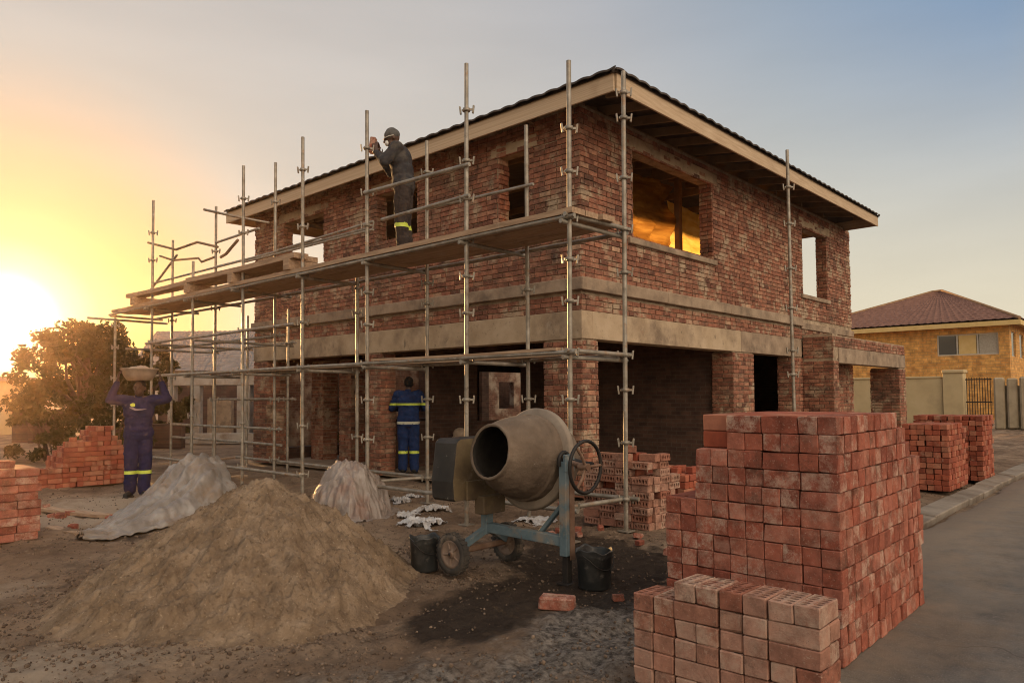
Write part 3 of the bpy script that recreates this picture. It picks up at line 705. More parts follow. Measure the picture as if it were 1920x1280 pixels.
for y_ in (13.66, 15.36, 16.96): tube('transom', [(XO - .1, y_, 2.62), (XI + 1.1, y_, 2.6)])
# lone upright at the right face
lp = thing('scaffold_pole', (13.67, 5.42, 0), 'lone scaffold pole standing against the right face of the brick house', 'scaffold pole')
mb = MB(); mb.tube([(13.75, 5.42, 0), (13.7, 5.42, 3), (13.69, 5.42, 6.16)], .031, 12); lps = mb.build('tube', M_steel, lp)
for z in (1.9, 2.35, 3.15, 3.9, 4.75, 5.45):
    o = bpy.data.objects.new('coupler', CM); COL.objects.link(o); o.parent = lp; o.location = (.03, 0, z); o.rotation_euler = (0, 0, rad(-47)); o.scale = (1.1,) * 3
# boards
def plank(p, q, w, h, label, up=(0, 0, 1), name='scaffold_plank', cat='plank', grp='boards laid on the scaffold'):
    p, q = Vector(p), Vector(q); L = (q - p).length; n = 14; mb = MB(); d = (q - p).normalized(); s_ = d.cross(Vector(up)).normalized(); u = s_.cross(d)
    sag = random.uniform(.0, .018); vs = []
    for i in range(n + 1):
        t_ = i / n; c = p.lerp(q, t_) - u * (sag * math.sin(math.pi * t_)) + s_ * random.uniform(-.003, .003)
        for a_, b_ in ((-w / 2, -h / 2), (w / 2, -h / 2), (w / 2, h / 2), (-w / 2, h / 2)):
            vs.append(c + s_ * (a_ + random.uniform(-.002, .002)) + u * (b_ + random.uniform(-.0015, .0015)))
    fs = [[3, 2, 1, 0], [n * 4, n * 4 + 1, n * 4 + 2, n * 4 + 3]]
    for i in range(n):
        for k in range(4): fs.append([i * 4 + k, i * 4 + (k + 1) % 4, (i + 1) * 4 + (k + 1) % 4, (i + 1) * 4 + k])
    mb.add(vs, fs)
    # board runs along local y so the grain follows it
    o = mb.build(name, M_plank, None, (p + q) / 2); return tag(o, label, cat, grp)
random.seed(9)
ordn = ['outermost', 'second', 'third', 'innermost']
bays = ['beside the near corner pole', 'under the worker in the beanie', 'past the raised board bundle', 'at the far sunset end']
for bi, (a, b) in enumerate(((4.72, 8.55), (8.45, 12.2), (12.1, 15.9), (15.8, 17.95))):
    for k in range(4):
        x = XO + .03 + k * .243; dz = .0 if bi % 2 == 0 else .004; j = random.uniform(-.1, .1)
        plank((x, a + j, 3.508 + dz), (x + random.uniform(-.01, .01), b + j, 3.508 + dz), .228, .062, f'{ordn[k]} board of the upper scaffold deck {bays[bi]}')
for k, (x, y0, y1, z, w, lb) in enumerate(((6.2, 10.15, 14.0, 3.755, .26, 'near thick board of the raised bundle on the upper deck'), (6.48, 10.3, 14.2, 3.755, .24, 'rear board of the raised bundle on the upper deck'),
                                    (6.24, 13.6, 17.1, 3.76, .26, 'far board of the raised bundle, toward the setting sun'))):
    plank((x, y0, z), (x, y1, z + .02), w, .085, lb)
for k, y in enumerate((10.35, 12.2, 13.95, 16.6)):
    plank((6.05, y, 3.625), (6.75, y, 3.625), .16, .165, ['first', 'second', 'third', 'last'][k] + ' wooden block under the raised boards, counted from the mixer side', name='timber_block', cat='wood block', grp='blocks under the raised boards')
plank((XO + .02, 4.95, 2.04), (XO + .02, 8.2, 2.045), .2, .032, 'thin board on the lower scaffold rail right of the blue worker')
plank((XI - .1, 5.0, 2.04), (XI - .1, 8.9, 2.04), .22, .036, 'inner thin board on the lower scaffold rail near the corner')
plank((XI - .05, 9.6, 2.04), (XI - .05, 13.4, 2.04), .24, .04, 'dark board on the lower scaffold level left of the plastic wrapped pallet')
plank((XI - .2, 13.2, 2.04), (XI - .2, 16.6, 2.05), .25, .05, 'dusty board on the lower scaffold level behind the worker with the basin')

# ------------------------------------------------------------------ remeshed bodies
def prim_mesh(prims):
    bm_v = []; bm_f = []
    def addm(vs, fs):
        k = len(bm_v); bm_v.extend([tuple(p) for p in vs]); bm_f.extend([[i + k for i in f] for f in fs])
    for p in prims:
        if p[0] == 'cap':
            _, a, b, r0, r1 = p; a, b = Vector(a), Vector(b); d = b - a; L = d.length
            if L < 1e-5: continue
            d.normalize(); x = d.cross(Vector((0, 0, 1)))
            if x.length < .05: x = d.cross(Vector((1, 0, 0)))
            x.normalize(); y = d.cross(x); n = 12; rings = []
            for t_, s_ in ((0, -1), (1, 1)):
                c = a if t_ == 0 else b; r = r0 if t_ == 0 else r1
                for A in ((80, 50, 20, 0) if t_ == 0 else (0, 20, 50, 80)):
                    rings.append((c + d * (s_ * r * math.sin(rad(A))), r * math.cos(rad(A))))
            vs = [c + (x * math.cos(2 * math.pi * k / n) + y * math.sin(2 * math.pi * k / n)) * r for c, r in rings for k in range(n)]
            fs = [[i * n + k, i * n + (k + 1) % n, (i + 1) * n + (k + 1) % n, (i + 1) * n + k] for i in range(len(rings) - 1) for k in range(n)]
            fs += [list(range(n))[::-1], [(len(rings) - 1) * n + k for k in range(n)]]
            addm(vs, fs)
        elif p[0] == 'ell':
            _, c, r = p[:3]; R = p[3] if len(p) > 3 else Matrix.Identity(3); n, m_ = 18, 12
            vs = []
            for i in range(m_ + 1):
                th = math.pi * i / m_; th = min(max(th, .06), math.pi - .06)
                for k in range(n):
                    ph = 2 * math.pi * k / n
                    vs.append(Vector(c) + R @ Vector((r[0] * math.sin(th) * math.cos(ph), r[1] * math.sin(th) * math.sin(ph), -r[2] * math.cos(th))))
            fs = [[i * n + k, i * n + (k + 1) % n, (i + 1) * n + (k + 1) % n, (i + 1) * n + k] for i in range(m_) for k in range(n)]
            fs += [list(range(n))[::-1], [m_ * n + k for k in range(n)]]
            addm(vs, fs)
        elif p[0] == 'box':
            _, c, h = p[:3]; R = p[3] if len(p) > 3 else Matrix.Identity(3); b = p[4] if len(p) > 4 else min(h) * .3
            vs, fs = chamfer(h[0], h[1], h[2], b); addm([R @ Vector(v) + Vector(c) for v in vs], fs)
    return bm_v, bm_f
def blob(name, prims, voxel, mat, parent=None, origin=(0, 0, 0), smooth=4, disp=None, xf=None, bands=None):
    vs, fs = prim_mesh(prims)
    me = bpy.data.meshes.new(name + '_src'); me.from_pydata(vs, [], fs); me.update()
    tmp = bpy.data.objects.new(name + '_src', me); COL.objects.link(tmp)
    r = tmp.modifiers.new('r', 'REMESH'); r.mode = 'VOXEL'; r.voxel_size = voxel
    if smooth:
        q = tmp.modifiers.new('s', 'SMOOTH'); q.factor = .5; q.iterations = smooth
    dg = bpy.context.evaluated_depsgraph_get(); ev = tmp.evaluated_get(dg)
    out = bpy.data.meshes.new_from_object(ev); out.name = name
    bpy.data.objects.remove(tmp); bpy.data.meshes.remove(me)
    n = len(out.vertices); co = np.empty(n * 3); out.vertices.foreach_get('co', co); co = co.reshape(-1, 3)
    if disp is not None:
        no = np.empty(n * 3); out.vertices.foreach_get('normal', no); no = no.reshape(-1, 3)
        dd = np.array([disp(Vector(p)) for p in co]); co = co + no * dd[:, None]
    mats = mat if isinstance(mat, (list, tuple)) else [mat]
    for q in mats: out.materials.append(q)
    out.polygons.foreach_set('use_smooth', [True] * len(out.polygons))
    if bands:
        idx = [0] * len(out.polygons)
        for i, p in enumerate(out.polygons):
            c = p.center
            for z0, z1, s_ in bands:
                if z0 < c.z < z1: idx[i] = s_
        out.polygons.foreach_set('material_index', idx)
    if xf is not None:
        R = np.array(xf.to_3x3()); T = np.array(xf.translation); co = co @ R.T + T
    o = bpy.data.objects.new(name, out); COL.objects.link(o)
    off_ = OFF[parent] if parent is not None else Vector(origin)
    if parent is not None: o.parent = parent
    else: o.location = off_
    out.vertices.foreach_set('co', (co - np.array(off_)).ravel()); out.update(); OFF[o] = off_
    return o
# ------------------------------------------------------------------ people
def hand(P, wrist, d, n, side, curl=.5):
    w, d, n = Vector(wrist), Vector(d).normalized(), Vector(n)
    n = (n - d * n.dot(d)).normalized(); s = d.cross(n) * side
    R = Matrix((s, d, n)).transposed()
    P.append(('box', w + d * .052, (.039, .05, .014), R, .012)); P.append(('cap', w - d * .03, w + d * .02, .026, .026))
    for i, L in enumerate((.072, .082, .076, .058)):
        p = w + d * .098 + s * (.032 - .0215 * i); q = d.copy(); ang = 0
        for k, f in enumerate((.46, .32, .24)):
            ang += curl * (.55, .75, .5)[k] + .05 * i; v = d * math.cos(ang) + n * math.sin(ang) + s * (.05 - .04 * i)
            e_ = p + v.normalized() * (L * f * 1.1); P.append(('cap', p, e_, .0095 - .0008 * k, .009 - .0008 * k)); p = e_
    p = w + d * .025 + s * .034; v = (s * .75 + d * .7 + n * .25).normalized(); e_ = p + v * .045; P.append(('cap', p, e_, .0125, .0105))
    v = (d * .9 + n * .5 + s * .2).normalized(); P.append(('cap', e_, e_ + v * .032, .0105, .0085))
def person(label, loc, yaw, sc, J, jm, tm, hatm=None, jb=None, tb=None, seed=0, mask=False, hair=True):
    root = thing('person', loc, label, 'person'); xf = Matrix.Translation(loc) @ Matrix.Rotation(yaw, 4, 'Z') @ Matrix.Scale(sc, 4)
    hc, hf = Vector(J['head']), Vector(J['face']).normalized()
    hx = hf.cross(Vector((0, 0, 1))).normalized() * -1; hu = hf.cross(hx) * -1
    if hu.z < 0: hu = -hu
    HR = Matrix((hx, hf, hu)).transposed(); h = lambda x, y, z: hc + HR @ Vector((x, y, z))
    P = [('ell', h(0, -.012, .022), (.076, .098, .098), HR), ('ell', h(0, .03, -.055), (.056, .062, .062), HR), ('ell', h(0, .058, -.088), (.03, .026, .022), HR),
         ('cap', h(0, .092, .018), h(0, .118, -.022), .010, .016), ('cap', h(-.016, .108, -.028), h(.016, .108, -.028), .010, .010),
         ('cap', h(-.042, .082, .036), h(.042, .082, .036), .013, .013), ('cap', h(-.022, .097, -.056), h(.022, .097, -.056), .009, .009), ('cap', h(-.018, .096, -.068), h(.018, .096, -.068), .009, .009),
         ('ell', h(.030, .088, .016), (.012, .010, .009), HR), ('ell', h(-.030, .088, .016), (.012, .010, .009), HR),
         ('ell', h(.079, -.012, -.004), (.012, .022, .032), HR), ('ell', h(-.079, -.012, -.004), (.012, .022, .032), HR),
         ('cap', J['neck'], h(0, -.02, -.05), .058, .054), ('ell', J['chest'], (.15, .10, .2)), ('cap', J['chest'], J['pelvis'], .11, .12)]
    for s, k in ((1, 'L'), (-1, 'R')):
        P += [('cap', J['neck'], J['sh' + k], .06, .055), ('cap', J['sh' + k], J['el' + k], .048, .04), ('cap', J['el' + k], J['wr' + k], .038, .027),
              ('cap', J['pelvis'], J['hip' + k], .1, .085), ('cap', J['hip' + k], J['kn' + k], .082, .055), ('cap', J['kn' + k], J['an' + k], .052, .038), ('cap', J['an' + k], J['to' + k], .036, .028)]
        hd, hn = J['hd' + k]; w = Vector(J['wr' + k]); hand(P, w + (w - Vector(J['el' + k])).normalized() * .02, hd, hn, J.get('side' + k, 1), J.get('curl', .6))
    blob('body', P, .0075, M_skin, root, smooth=3, xf=xf)
    # overalls: jacket with sleeves, trousers, boots
    ch, pe, ne = Vector(J['chest']), Vector(J['pelvis']), Vector(J['neck'])
    Q = [('ell', ch + Vector((0, 0, .02)), (.215, .155, .21)), ('ell', ch.lerp(pe, .5), (.195, .15, .2)), ('ell', pe.lerp(ch, .12), (.20, .155, .12)), ('cap', pe.lerp(ch, .1) + Vector((-.07, 0, -.06)), pe.lerp(ch, .1) + Vector((.07, 0, -.06)), .142, .142)]
    T = [('ell', pe + Vector((0, 0, -.02)), (.165, .13, .13))]
    Bo = {}
    for k in 'LR':
        sh, el, wr = Vector(J['sh' + k]), Vector(J['el' + k]), Vector(J['wr' + k])
        Q += [('cap', ne + Vector((0, 0, -.05)), sh, .075, .09), ('cap', sh, el, .088, .07), ('cap', el, el.lerp(wr, .95), .062, .044), ('cap', sh, ch + (sh - ch) * .3 - Vector((0, 0, .12)), .07, .09)]
        hp, kn, an, to = (Vector(J[q + k]) for q in ('hip', 'kn', 'an', 'to'))
        T += [('cap', hp, kn, .115, .094), ('cap', kn, an + Vector((0, 0, .02)), .092, .086), ('cap', pe, hp, .12, .1)]
        a2 = an + (to - an) * -.25
        blob('boot', [('cap', a2 + Vector((0, 0, -.035)), to + Vector((0, 0, .0)), .045, .04), ('cap', an + Vector((0, 0, .04)), an + Vector((0, 0, -.03)), .05, .048), ('box', an.lerp(to, .45) + Vector((0, 0, an.z * -1 + .018)) * 1, (.045, .13, .016), Matrix.Rotation(math.atan2(-(to - an).x, (to - an).y), 3, 'Z'))], .009, M_boot, root, smooth=2, xf=xf)
    Q.append(('cap', ne + Vector((0, -.02, -.02)), ne + Vector((0, .0, .025)), .07, .064))
    wr_ = lambda p: .010 * fb(p.x * 7 + seed, p.y * 7, p.z * 13, 4) + .006 * abs(fb(p.x * 16, p.y * 16 + seed, p.z * 24, 3))
    blob('jacket', Q, .010, [jm, M_silver, M_hivis], root, smooth=4, disp=wr_, xf=xf, bands=jb)
    blob('trousers', T, .010, [tm, M_silver, M_hivis], root, smooth=4, disp=wr_, xf=xf, bands=tb)
    if hatm:
        blob('beanie', [('ell', h(0, -.015, .048), (.09, .11, .088), HR), ('ell', h(0, -.018, .10), (.062, .075, .05), HR)], .009, hatm, root, smooth=3, xf=xf)
    elif hair:
        blob('hair', [('ell', h(0, -.028, .040), (.084, .098, .092), HR), ('ell', h(0, -.05, .0), (.080, .075, .08), HR)], .009, M_hair, root, smooth=1, disp=lambda p: .006 * fb(p.x * 60, p.y * 60, p.z * 60, 2), xf=xf)
    if mask:
        blob('face_mask', [('ell', h(0, .085, -.045), (.045, .034, .038), HR)], .007, M_white, root, smooth=2, xf=xf)
        mb = MB(); pts = [h(.083, -.02, .02), h(.08, .05, .02), h(.055, .1, .018), h(0, .112, .018), h(-.055, .1, .018), h(-.08, .05, .02), h(-.083, -.02, .02)]
        mb.tube([xf @ p for p in pts], .007, 6); mb.build('glasses', M_frame, root)
    return root, xf, h
base = dict(pelvis=(0, 0, .97), chest=(0, .0, 1.27), neck=(0, -.01, 1.47), head=(0, .02, 1.635), face=(0, 1, 0), shL=(.185, -.005, 1.425), shR=(-.185, -.005, 1.425),
            hipL=(.09, 0, .93), hipR=(-.09, 0, .93), knL=(.10, .02, .50), knR=(-.10, .02, .50), anL=(.105, -.01, .09), anR=(-.105, -.01, .09), toL=(.125, .15, .04), toR=(-.125, .15, .04))
# worker carrying a basin on the head
J = dict(base); J.update(face=(.35, 1, -.05), elL=(.385, .02, 1.475), elR=(-.385, .02, 1.475), wrL=(.30, .03, 1.72), wrR=(-.30, .03, 1.72), hdL=((-.12, .05, 1), (-1, .1, -.1)), hdR=((.12, .05, 1), (1, .1, -.1)), sideL=-1, sideR=1, curl=.5,
         shL=(.19, -.005, 1.45), shR=(-.19, -.005, 1.45), hipL=(.085, 0, .93), hipR=(-.085, 0, .93), anL=(.10, -.02, .09), anR=(-.08, .05, .09), toL=(.16, .13, .04), toR=(-.10, .21, .04))
p2 = at(258, 929); p2.z = ground_h(p2.x, p2.y)
S2 = 1.045
r2, xf2, h2 = person('worker in navy overalls carrying a basin on the head with both arms raised', p2, math.atan2(.36, -.93) + .02, S2, J, M_navy, M_navy, tb=[(.345, .395, 2)], seed=2)
mb = MB(); c = xf2 @ Vector((.035, .10, 1.395)); f_ = (xf2.to_3x3() @ Vector((0, 1, 0))).normalized(); lx = (xf2.to_3x3() @ Vector((1, 0, 0))).normalized()
def chest_patch(mb, pts, th=.012):
    """flat sewn-on patch on the jacket front"""
    vs = []
    for x, z in pts: vs.append(xf2 @ Vector((x, .1535 + .014 - abs(x) ** 2 * .9, z)))
    k = len(vs); vs2 = [v - f_ * .05 for v in vs]
    mb.add(vs + vs2, [list(range(k))] + [[i, k + i, k + (i + 1) % k, (i + 1) % k] for i in range(k)])
chest_patch(mb, [(.085 + .035 * math.cos(A) * (1 + .15 * math.cos(3 * A)), 1.385 + .028 * math.sin(A)) for A in np.linspace(0, 2 * math.pi, 15)[:-1]])
mb.build('emblem', M_hivis, r2)
M_stripe = mk('pale_stripe', [(.13, .11, .14), (.2, .17, .2), (.26, .22, .25)], 10, 4, .9, .1, 30, .002)
mb = MB(); chest_patch(mb, [(-.11, 1.325), (-.04, 1.305), (.05, 1.30), (.12, 1.335), (.135, 1.35), (.10, 1.355), (.03, 1.325), (-.04, 1.325)]); mb.build('chest_stripe', M_stripe, r2)
bz = xf2 @ Vector((0, .0, 1.752)); mb = MB()
T = Matrix.Translation(bz)
mb.lathe([(0.001, 0), (.15, .0), (.185, .012), (.235, .09), (.262, .165), (.28, .175), (.285, .188), (.275, .195), (.255, .18), (.225, .09), (.17, .02), (.001, .015)], T, 36)
tag(mb.build('basin', M_basin, None, bz), 'beige plastic basin balanced on the head of the worker', 'basin')
tag(blob('mortar_heap', [('ell', bz + Vector((0, 0, .13)), (.24, .24, .085)), ('ell', bz + Vector((.06, .05, .19)), (.09, .08, .05)), ('ell', bz + Vector((-.09, -.02, .18)), (.08, .09, .05))], .014, M_sack, None, bz, 2, lambda p: .02 * fb(p.x * 14, p.y * 14, p.z * 14)), 'lumpy load heaped in the carried basin', 'mortar')
# worker with beanie on the deck
J = dict(base); J.update(chest=(0, .05, 1.26), neck=(0, .09, 1.44), head=(0, .165, 1.585), face=(-.35, 1, -.35), shL=(.18, .06, 1.40), shR=(-.185, .06, 1.40), elL=(.24, .24, 1.20), elR=(-.27, .20, 1.19), wrL=(.10, .36, 1.37), wrR=(-.105, .36, 1.37),
         hdL=((-.25, .10, 1), (-1, .15, 0)), hdR=((.25, .10, 1), (1, .15, 0)), sideL=1, sideR=-1, curl=.35)
px1 = (6.60, 8.11, 3.545)
r1, xf1, h1 = person('worker in grey beanie and dusty dark overalls standing on the upper scaffold deck', px1, rad(38), 1.06, J, M_dusty, M_brown, hatm=M_hat, tb=[(.345, .40, 2)], seed=6, mask=True)
bp = xf1 @ Vector((0, .43, 1.50)); mb = MB(); mb.rbox(bp, (.055, .04, .112), (xf1.to_3x3() * (1 / 1.06)) @ Matrix.Rotation(.15, 3, 'X'), .5, 0, .008, .002)
tag(mb.build('clay_brick', M_redo, None, bp), 'brick held upright in both hands before the face of the worker in the beanie', 'brick')
# worker in blue seen from behind
J = dict(base); J.update(head=(0, .06, 1.62), face=(-.15, 1, -.3), neck=(0, .02, 1.465), elL=(.32, .05, 1.19), elR=(-.30, .08, 1.19), wrL=(.20, .26, 1.16), wrR=(-.19, .28, 1.16), hdL=((-.5, .9, .1), (-.6, -.2, -.6)), hdR=((.5, .9, .1), (.6, -.2, -.6)), sideL=1, sideR=-1, curl=.8)
person('worker in blue overalls with reflective bands seen from behind in the dark doorway', (9.28, 11.27, .03), rad(-44), 1.08, J, M_royal, M_royal, jb=[(1.235, 1.275, 2), (.90, .945, 1)], tb=[(.365, .41, 2)], seed=9)

# ------------------------------------------------------------------ concrete mixer
mx = thing('concrete_mixer', (4.8, 4.3, 0), 'old drum concrete mixer with blue frame and handwheel on the muddy ground', 'concrete mixer')
dc = atY(985, 857, 4.25); ax = Vector((-.965, .02, .17)).normalized(); sx_ = Vector((0, -1, 0)); sx_ = (sx_ - ax * sx_.dot(ax)).normalized(); sy_ = ax.cross(sx_)
DM = Matrix.Translation(dc) @ Matrix((sx_, sy_, ax)).transposed().to_4x4()
def fine(prof, st=.014):
    out = [prof[0]]
    for (r0, z0), (r1, z1) in zip(prof, prof[1:]):
        n_ = max(1, int(math.hypot(r1 - r0, z1 - z0) / st)); out += [(r0 + (r1 - r0) * i / n_, z0 + (z1 - z0) * i / n_) for i in range(1, n_ + 1)]
    return out
mb = MB()
mb.lathe(fine([(.205, .435), (.222, .45), (.232, .435), (.226, .41), (.25, .37), (.305, .26), (.345, .14), (.358, .05), (.360, .03), (.374, .025), (.376, -.06), (.376, -.075)]), DM, 130)
mb.lathe(fine([(.378, -.125), (.382, -.13), (.375, -.2), (.33, -.34), (.25, -.43), (.10, -.46), (.001, -.46)]), DM, 130)
for i, v in enumerate(mb.v):      # cement crust and dents
    v = Vector(v); q = v - dc; q = (q - ax * q.dot(ax)).normalized() if (q - ax * q.dot(ax)).length > .02 else ax
    mb.v[i] = v + q * (.006 * fb(v.x * 5, v.y * 5, v.z * 5) + .007 * max(0, fb(v.x * 16, v.y * 16, v.z * 16 + 4, 4)) + .004 * max(0, fb(v.x * 45, v.y * 45, v.z * 45, 2)))
drum = mb.build('drum', M_drum, mx)
mb = MB(); mb.lathe([(.370, -.055), (.43, -.065), (.444, -.075), (.446, -.118), (.438, -.13), (.370, -.136)], DM, 72); mb.build('drum_ring', M_ring, drum)
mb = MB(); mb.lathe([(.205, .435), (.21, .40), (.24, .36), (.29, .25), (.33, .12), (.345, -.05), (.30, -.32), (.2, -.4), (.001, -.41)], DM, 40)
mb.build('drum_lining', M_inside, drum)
mb = MB()
for a_ in (0, 2.1, 4.2):
    d1 = DM @ Vector((.32 * math.cos(a_), .32 * math.sin(a_), .1)); d2 = DM @ Vector((.2 * math.cos(a_ + .7), .2 * math.sin(a_ + .7), -.25)); mb.bar(d1, d2, .02, .12)
mb.build('mixing_blade', M_inside, drum)
LX, LY = 4.80, 3.80
mb = MB()
mb.bar((LX, 4.72, .36), (LX, LY + .04, .345), .075, .085, bev=.006)                 # beam
mb.bar((LX, LY, .23), (LX, LY, 1.0), .11, .075, up=(0, 1, 0), bev=.006)            # post at the wheel end of the handle
mb.bar((LX + .0, 4.72, .30), (LX + .0, 4.72, .72), .09, .075, up=(0, 1, 0), bev=.006)
mb.bar((LX + .05, 4.12, .38), (LX + .05, LY + .05, .66), .05, .035, bev=.004)
mb.bar((LX + .03, 4.72, .36), (4.46, 4.74, .21), .06, .06, bev=.004); mb.bar((LX, 4.72, .36), (5.06, 4.74, .21), .06, .06, bev=.004)
mb.bar((LX, LY - .03, .92), (LX, LY - .03, 1.06), .12, .03, up=(0, 1, 0), bev=.004)
mb.build('frame', M_blue, mx)
mb = MB(); mb.bar((LX + .02, LY - .042, .2), (LX + .02, LY - .042, .98), .06, .008, up=(0, 1, 0)); mb.build('frame_plate', M_rust, mx)
mb = MB(); mb.bar((LX, LY, -.02), (LX, LY, .26), .062, .055, up=(0, 1, 0), bev=.004); mb.rbox((LX, LY, .006), (.07, .06, .008), None, .5, 0, .003); mb.build('leg', M_iron, mx)
mb = MB(); mb.tube([(LX + .07 * math.cos(t) - .0, LY + .02, .99 + .085 * math.sin(t)) for t in np.linspace(-.3, math.pi + .3, 12)], .017, 8)
mb.tube([(LX, LY + .13, 1.0), (LX, LY - .27, .985)], .026, 12); mb.build('bearing', M_iron, mx)
# yoke round the back of the drum
mb = MB(); yk = []
for t in np.linspace(-1, 1, 21):
    A_ = t * math.pi / 2; yk.append(dc + Vector((0, -math.sin(A_) * .47, 0)) - ax * (math.cos(A_) * .50))
mb.tube(yk, .028, 10); mb.build('yoke', M_iron, mx)
# handwheel
hw = Vector((LX + .02, LY - .26, .985)); R_ = .192
hc_ = atY(1098, 875, LY - .26)
hw = Vector((hc_.x, LY - .26, hc_.z)); R_ = .205
mb = MB(); mb.tube([hw + Vector((R_ * math.cos(t), .0, R_ * math.sin(t))) for t in np.linspace(0, 2 * math.pi, 41)[:-1]], .0145, 10, closed=True); whl = mb.build('handwheel', M_iron, mx)
mb = MB(); mb.tube([hw + Vector((0, .06, 0)), hw + Vector((0, -.03, 0))], .03, 12); mb.build('hub', M_rust, whl)
for a_ in (.0, 2.2, 4.1):
    mb = MB(); mb.tube([hw, hw + Vector((.5 * R_ * math.cos(a_), -.012, .5 * R_ * math.sin(a_))), hw + Vector((R_ * math.cos(a_), 0, R_ * math.sin(a_)))], .0125, 8); mb.build('spoke', M_rust, whl)
mb = MB(); mb.tube([(LX, LY - .02, 1.0), hw], .02, 10); mb.build('handwheel_shaft', M_rust, mx)
# motor cover
def prismY(mb, prof, y0, y1, m=0, bev=.0):
    k = len(prof); vs = [(x, y0, z) for x, z in prof] + [(x, y1, z) for x, z in prof]
    mb.add(vs, [list(range(k))[::-1], [k + i for i in range(k)]] + [[i, (i + 1) % k, k + (i + 1) % k, k + i] for i in range(k)], .5, m)
MX0, MY0 = 4.33, 4.70
mb = MB()
prof = [(4.37, .65), (4.39, .63), (4.97, .63), (5.0, .66), (5.0, 1.13), (4.96, 1.17), (4.46, 1.17), (4.43, 1.16), (4.405, 1.13), (4.36, .80)]
cx, cz = 4.68, .9
vs = []
for yy, s_ in ((4.70, .985), (4.712, 1.0), (4.965, 1.0), (4.98, .985)):
    vs += [(cx + (x - cx) * s_, yy, cz + (z - cz) * s_) for x, z in prof]
k = len(prof); fs = [list(range(k)), [3 * k + i for i in range(k)][::-1]]
ms = [1, 0]
for q in range(3):
    for i in range(k): fs.append([q * k + i, (q + 1) * k + i, (q + 1) * k + (i + 1) % k, q * k + (i + 1) % k]); ms.append(0)
for f, m_ in zip(fs, ms): mb.add(vs, [f], .5, m_)
mb.build('motor_cover', [M_cover, M_ochre], mx)
mb = MB(); mb.box((4.5, 4.665, .63), (4.98, 4.695, .80), .5, 0, .006); mb.box((4.62, 4.58, .50), (4.9, 4.70, .66), .5, 0, .008); mb.build('gear_housing', M_ochre, mx)
mb = MB(); mb.tube([(4.36, 4.745, .178), (5.14, 4.745, .178)], .02, 10); mb.bar((LX - .3, 4.745, .2), (LX + .3, 4.745, .2), .04, .03); mb.build('axle', M_rust, mx)
def wheel(cx, rz):
    W = Matrix.Translation((cx, 4.745, .178)) @ Matrix.Rotation(rad(90), 4, 'Y') @ Matrix.Rotation(rz, 4, 'Z')
    root = None
    mb = MB(); mb.lathe([(.118, -.032), (.14, -.04), (.168, -.036), (.178, -.02), (.180, 0), (.178, .02), (.168, .036), (.14, .04), (.118, .032), (.118, -.032)], W, 36)
    for k in range(26):
        A_ = 2 * math.pi * k / 26; mb.rbox(W @ Vector((.179 * math.cos(A_), .179 * math.sin(A_), 0)), (.004, .012, .034), (W.to_3x3() @ Matrix.Rotation(A_, 3, 'Z')))
    w = mb.build('wheel', M_rubber, mx)
    mb = MB(); mb.lathe([(.001, -.03), (.03, -.03), (.032, -.016), (.06, -.012), (.10, -.02), (.119, -.034), (.119, .034), (.10, .02), (.06, .012), (.032, .016), (.03, .03), (.001, .03)], W, 36)
    for k in range(5):
        A_ = 2 * math.pi * k / 5
        for s_ in (-1, 1): mb.rbox(W @ Vector((.075 * math.cos(A_), .075 * math.sin(A_), s_ * .018)), (.036, .008, .007), W.to_3x3() @ Matrix.Rotation(A_, 3, 'Z'), .5, 0, .003)
    mb.build('rim', M_rim, w)
    mb = MB(); mb.lathe([(.001, -.042), (.014, -.042), (.016, -.028), (.016, .028), (.014, .042), (.001, .042)], W, 12); mb.build('hub', M_iron, w)
wheel(4.40, .2); wheel(5.10, .7)

# ------------------------------------------------------------------ buckets
def bucket(p, r, h, label, seed):
    rt = thing('bucket', p, label, 'bucket', 'black rubber buckets by the mixer'); T_ = Matrix.Translation(p); random.seed(seed); mb = MB()
    mb.lathe([(.001, .006), (r * .82, .004), (r * .86, .02), (r * .93, h * .8), (r * .95, h * .81), (r * .96, h * .86), (r, h * .97), (r * 1.02, h), (r * .97, h), (r * .93, h * .95), (r * .84, .04), (.001, .03)], T_, 40)
    for i, v in enumerate(mb.v):
        v = Vector(v); a_ = math.atan2(v.y - p[1], v.x - p[0]); k = (v.z - p[2]) / h
        mb.v[i] = (p[0] + (v.x - p[0]) * (1 + .035 * k * math.sin(2 * a_ + seed)), p[1] + (v.y - p[1]) * (1 + .03 * k * math.cos(3 * a_ + seed)), v.z + .012 * k * math.sin(3 * a_ + seed) + .008 * k * math.sin(7 * a_))
    mb.build('tub', M_black, rt)
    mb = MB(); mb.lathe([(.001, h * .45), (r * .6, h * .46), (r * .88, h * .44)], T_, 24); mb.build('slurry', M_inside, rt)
    mb = MB()
    mb.tube([Vector(p) + Vector((math.cos(t) * r * 1.03, -abs(math.sin(t)) * r * .55 - r * .35, h * .88 - math.sin(t) * r * .75)) if 0 < t < math.pi else Vector(p) + Vector((math.cos(t) * r * 1.02, 0, h * .9)) for t in np.linspace(0, math.pi, 15)], .0045, 6)
    mb.build('handle', M_iron, rt)
bA = at(796, 1066); bucket((bA.x, bA.y, ground_h(bA.x, bA.y)), .138, .30, 'black bucket behind the front wheel of the mixer', 1)
bB = at(1112, 1104); bucket((bB.x + .02, bB.y, ground_h(bB.x, bB.y)), .148, .31, 'black bucket at the foot of the blue mixer post', 4)
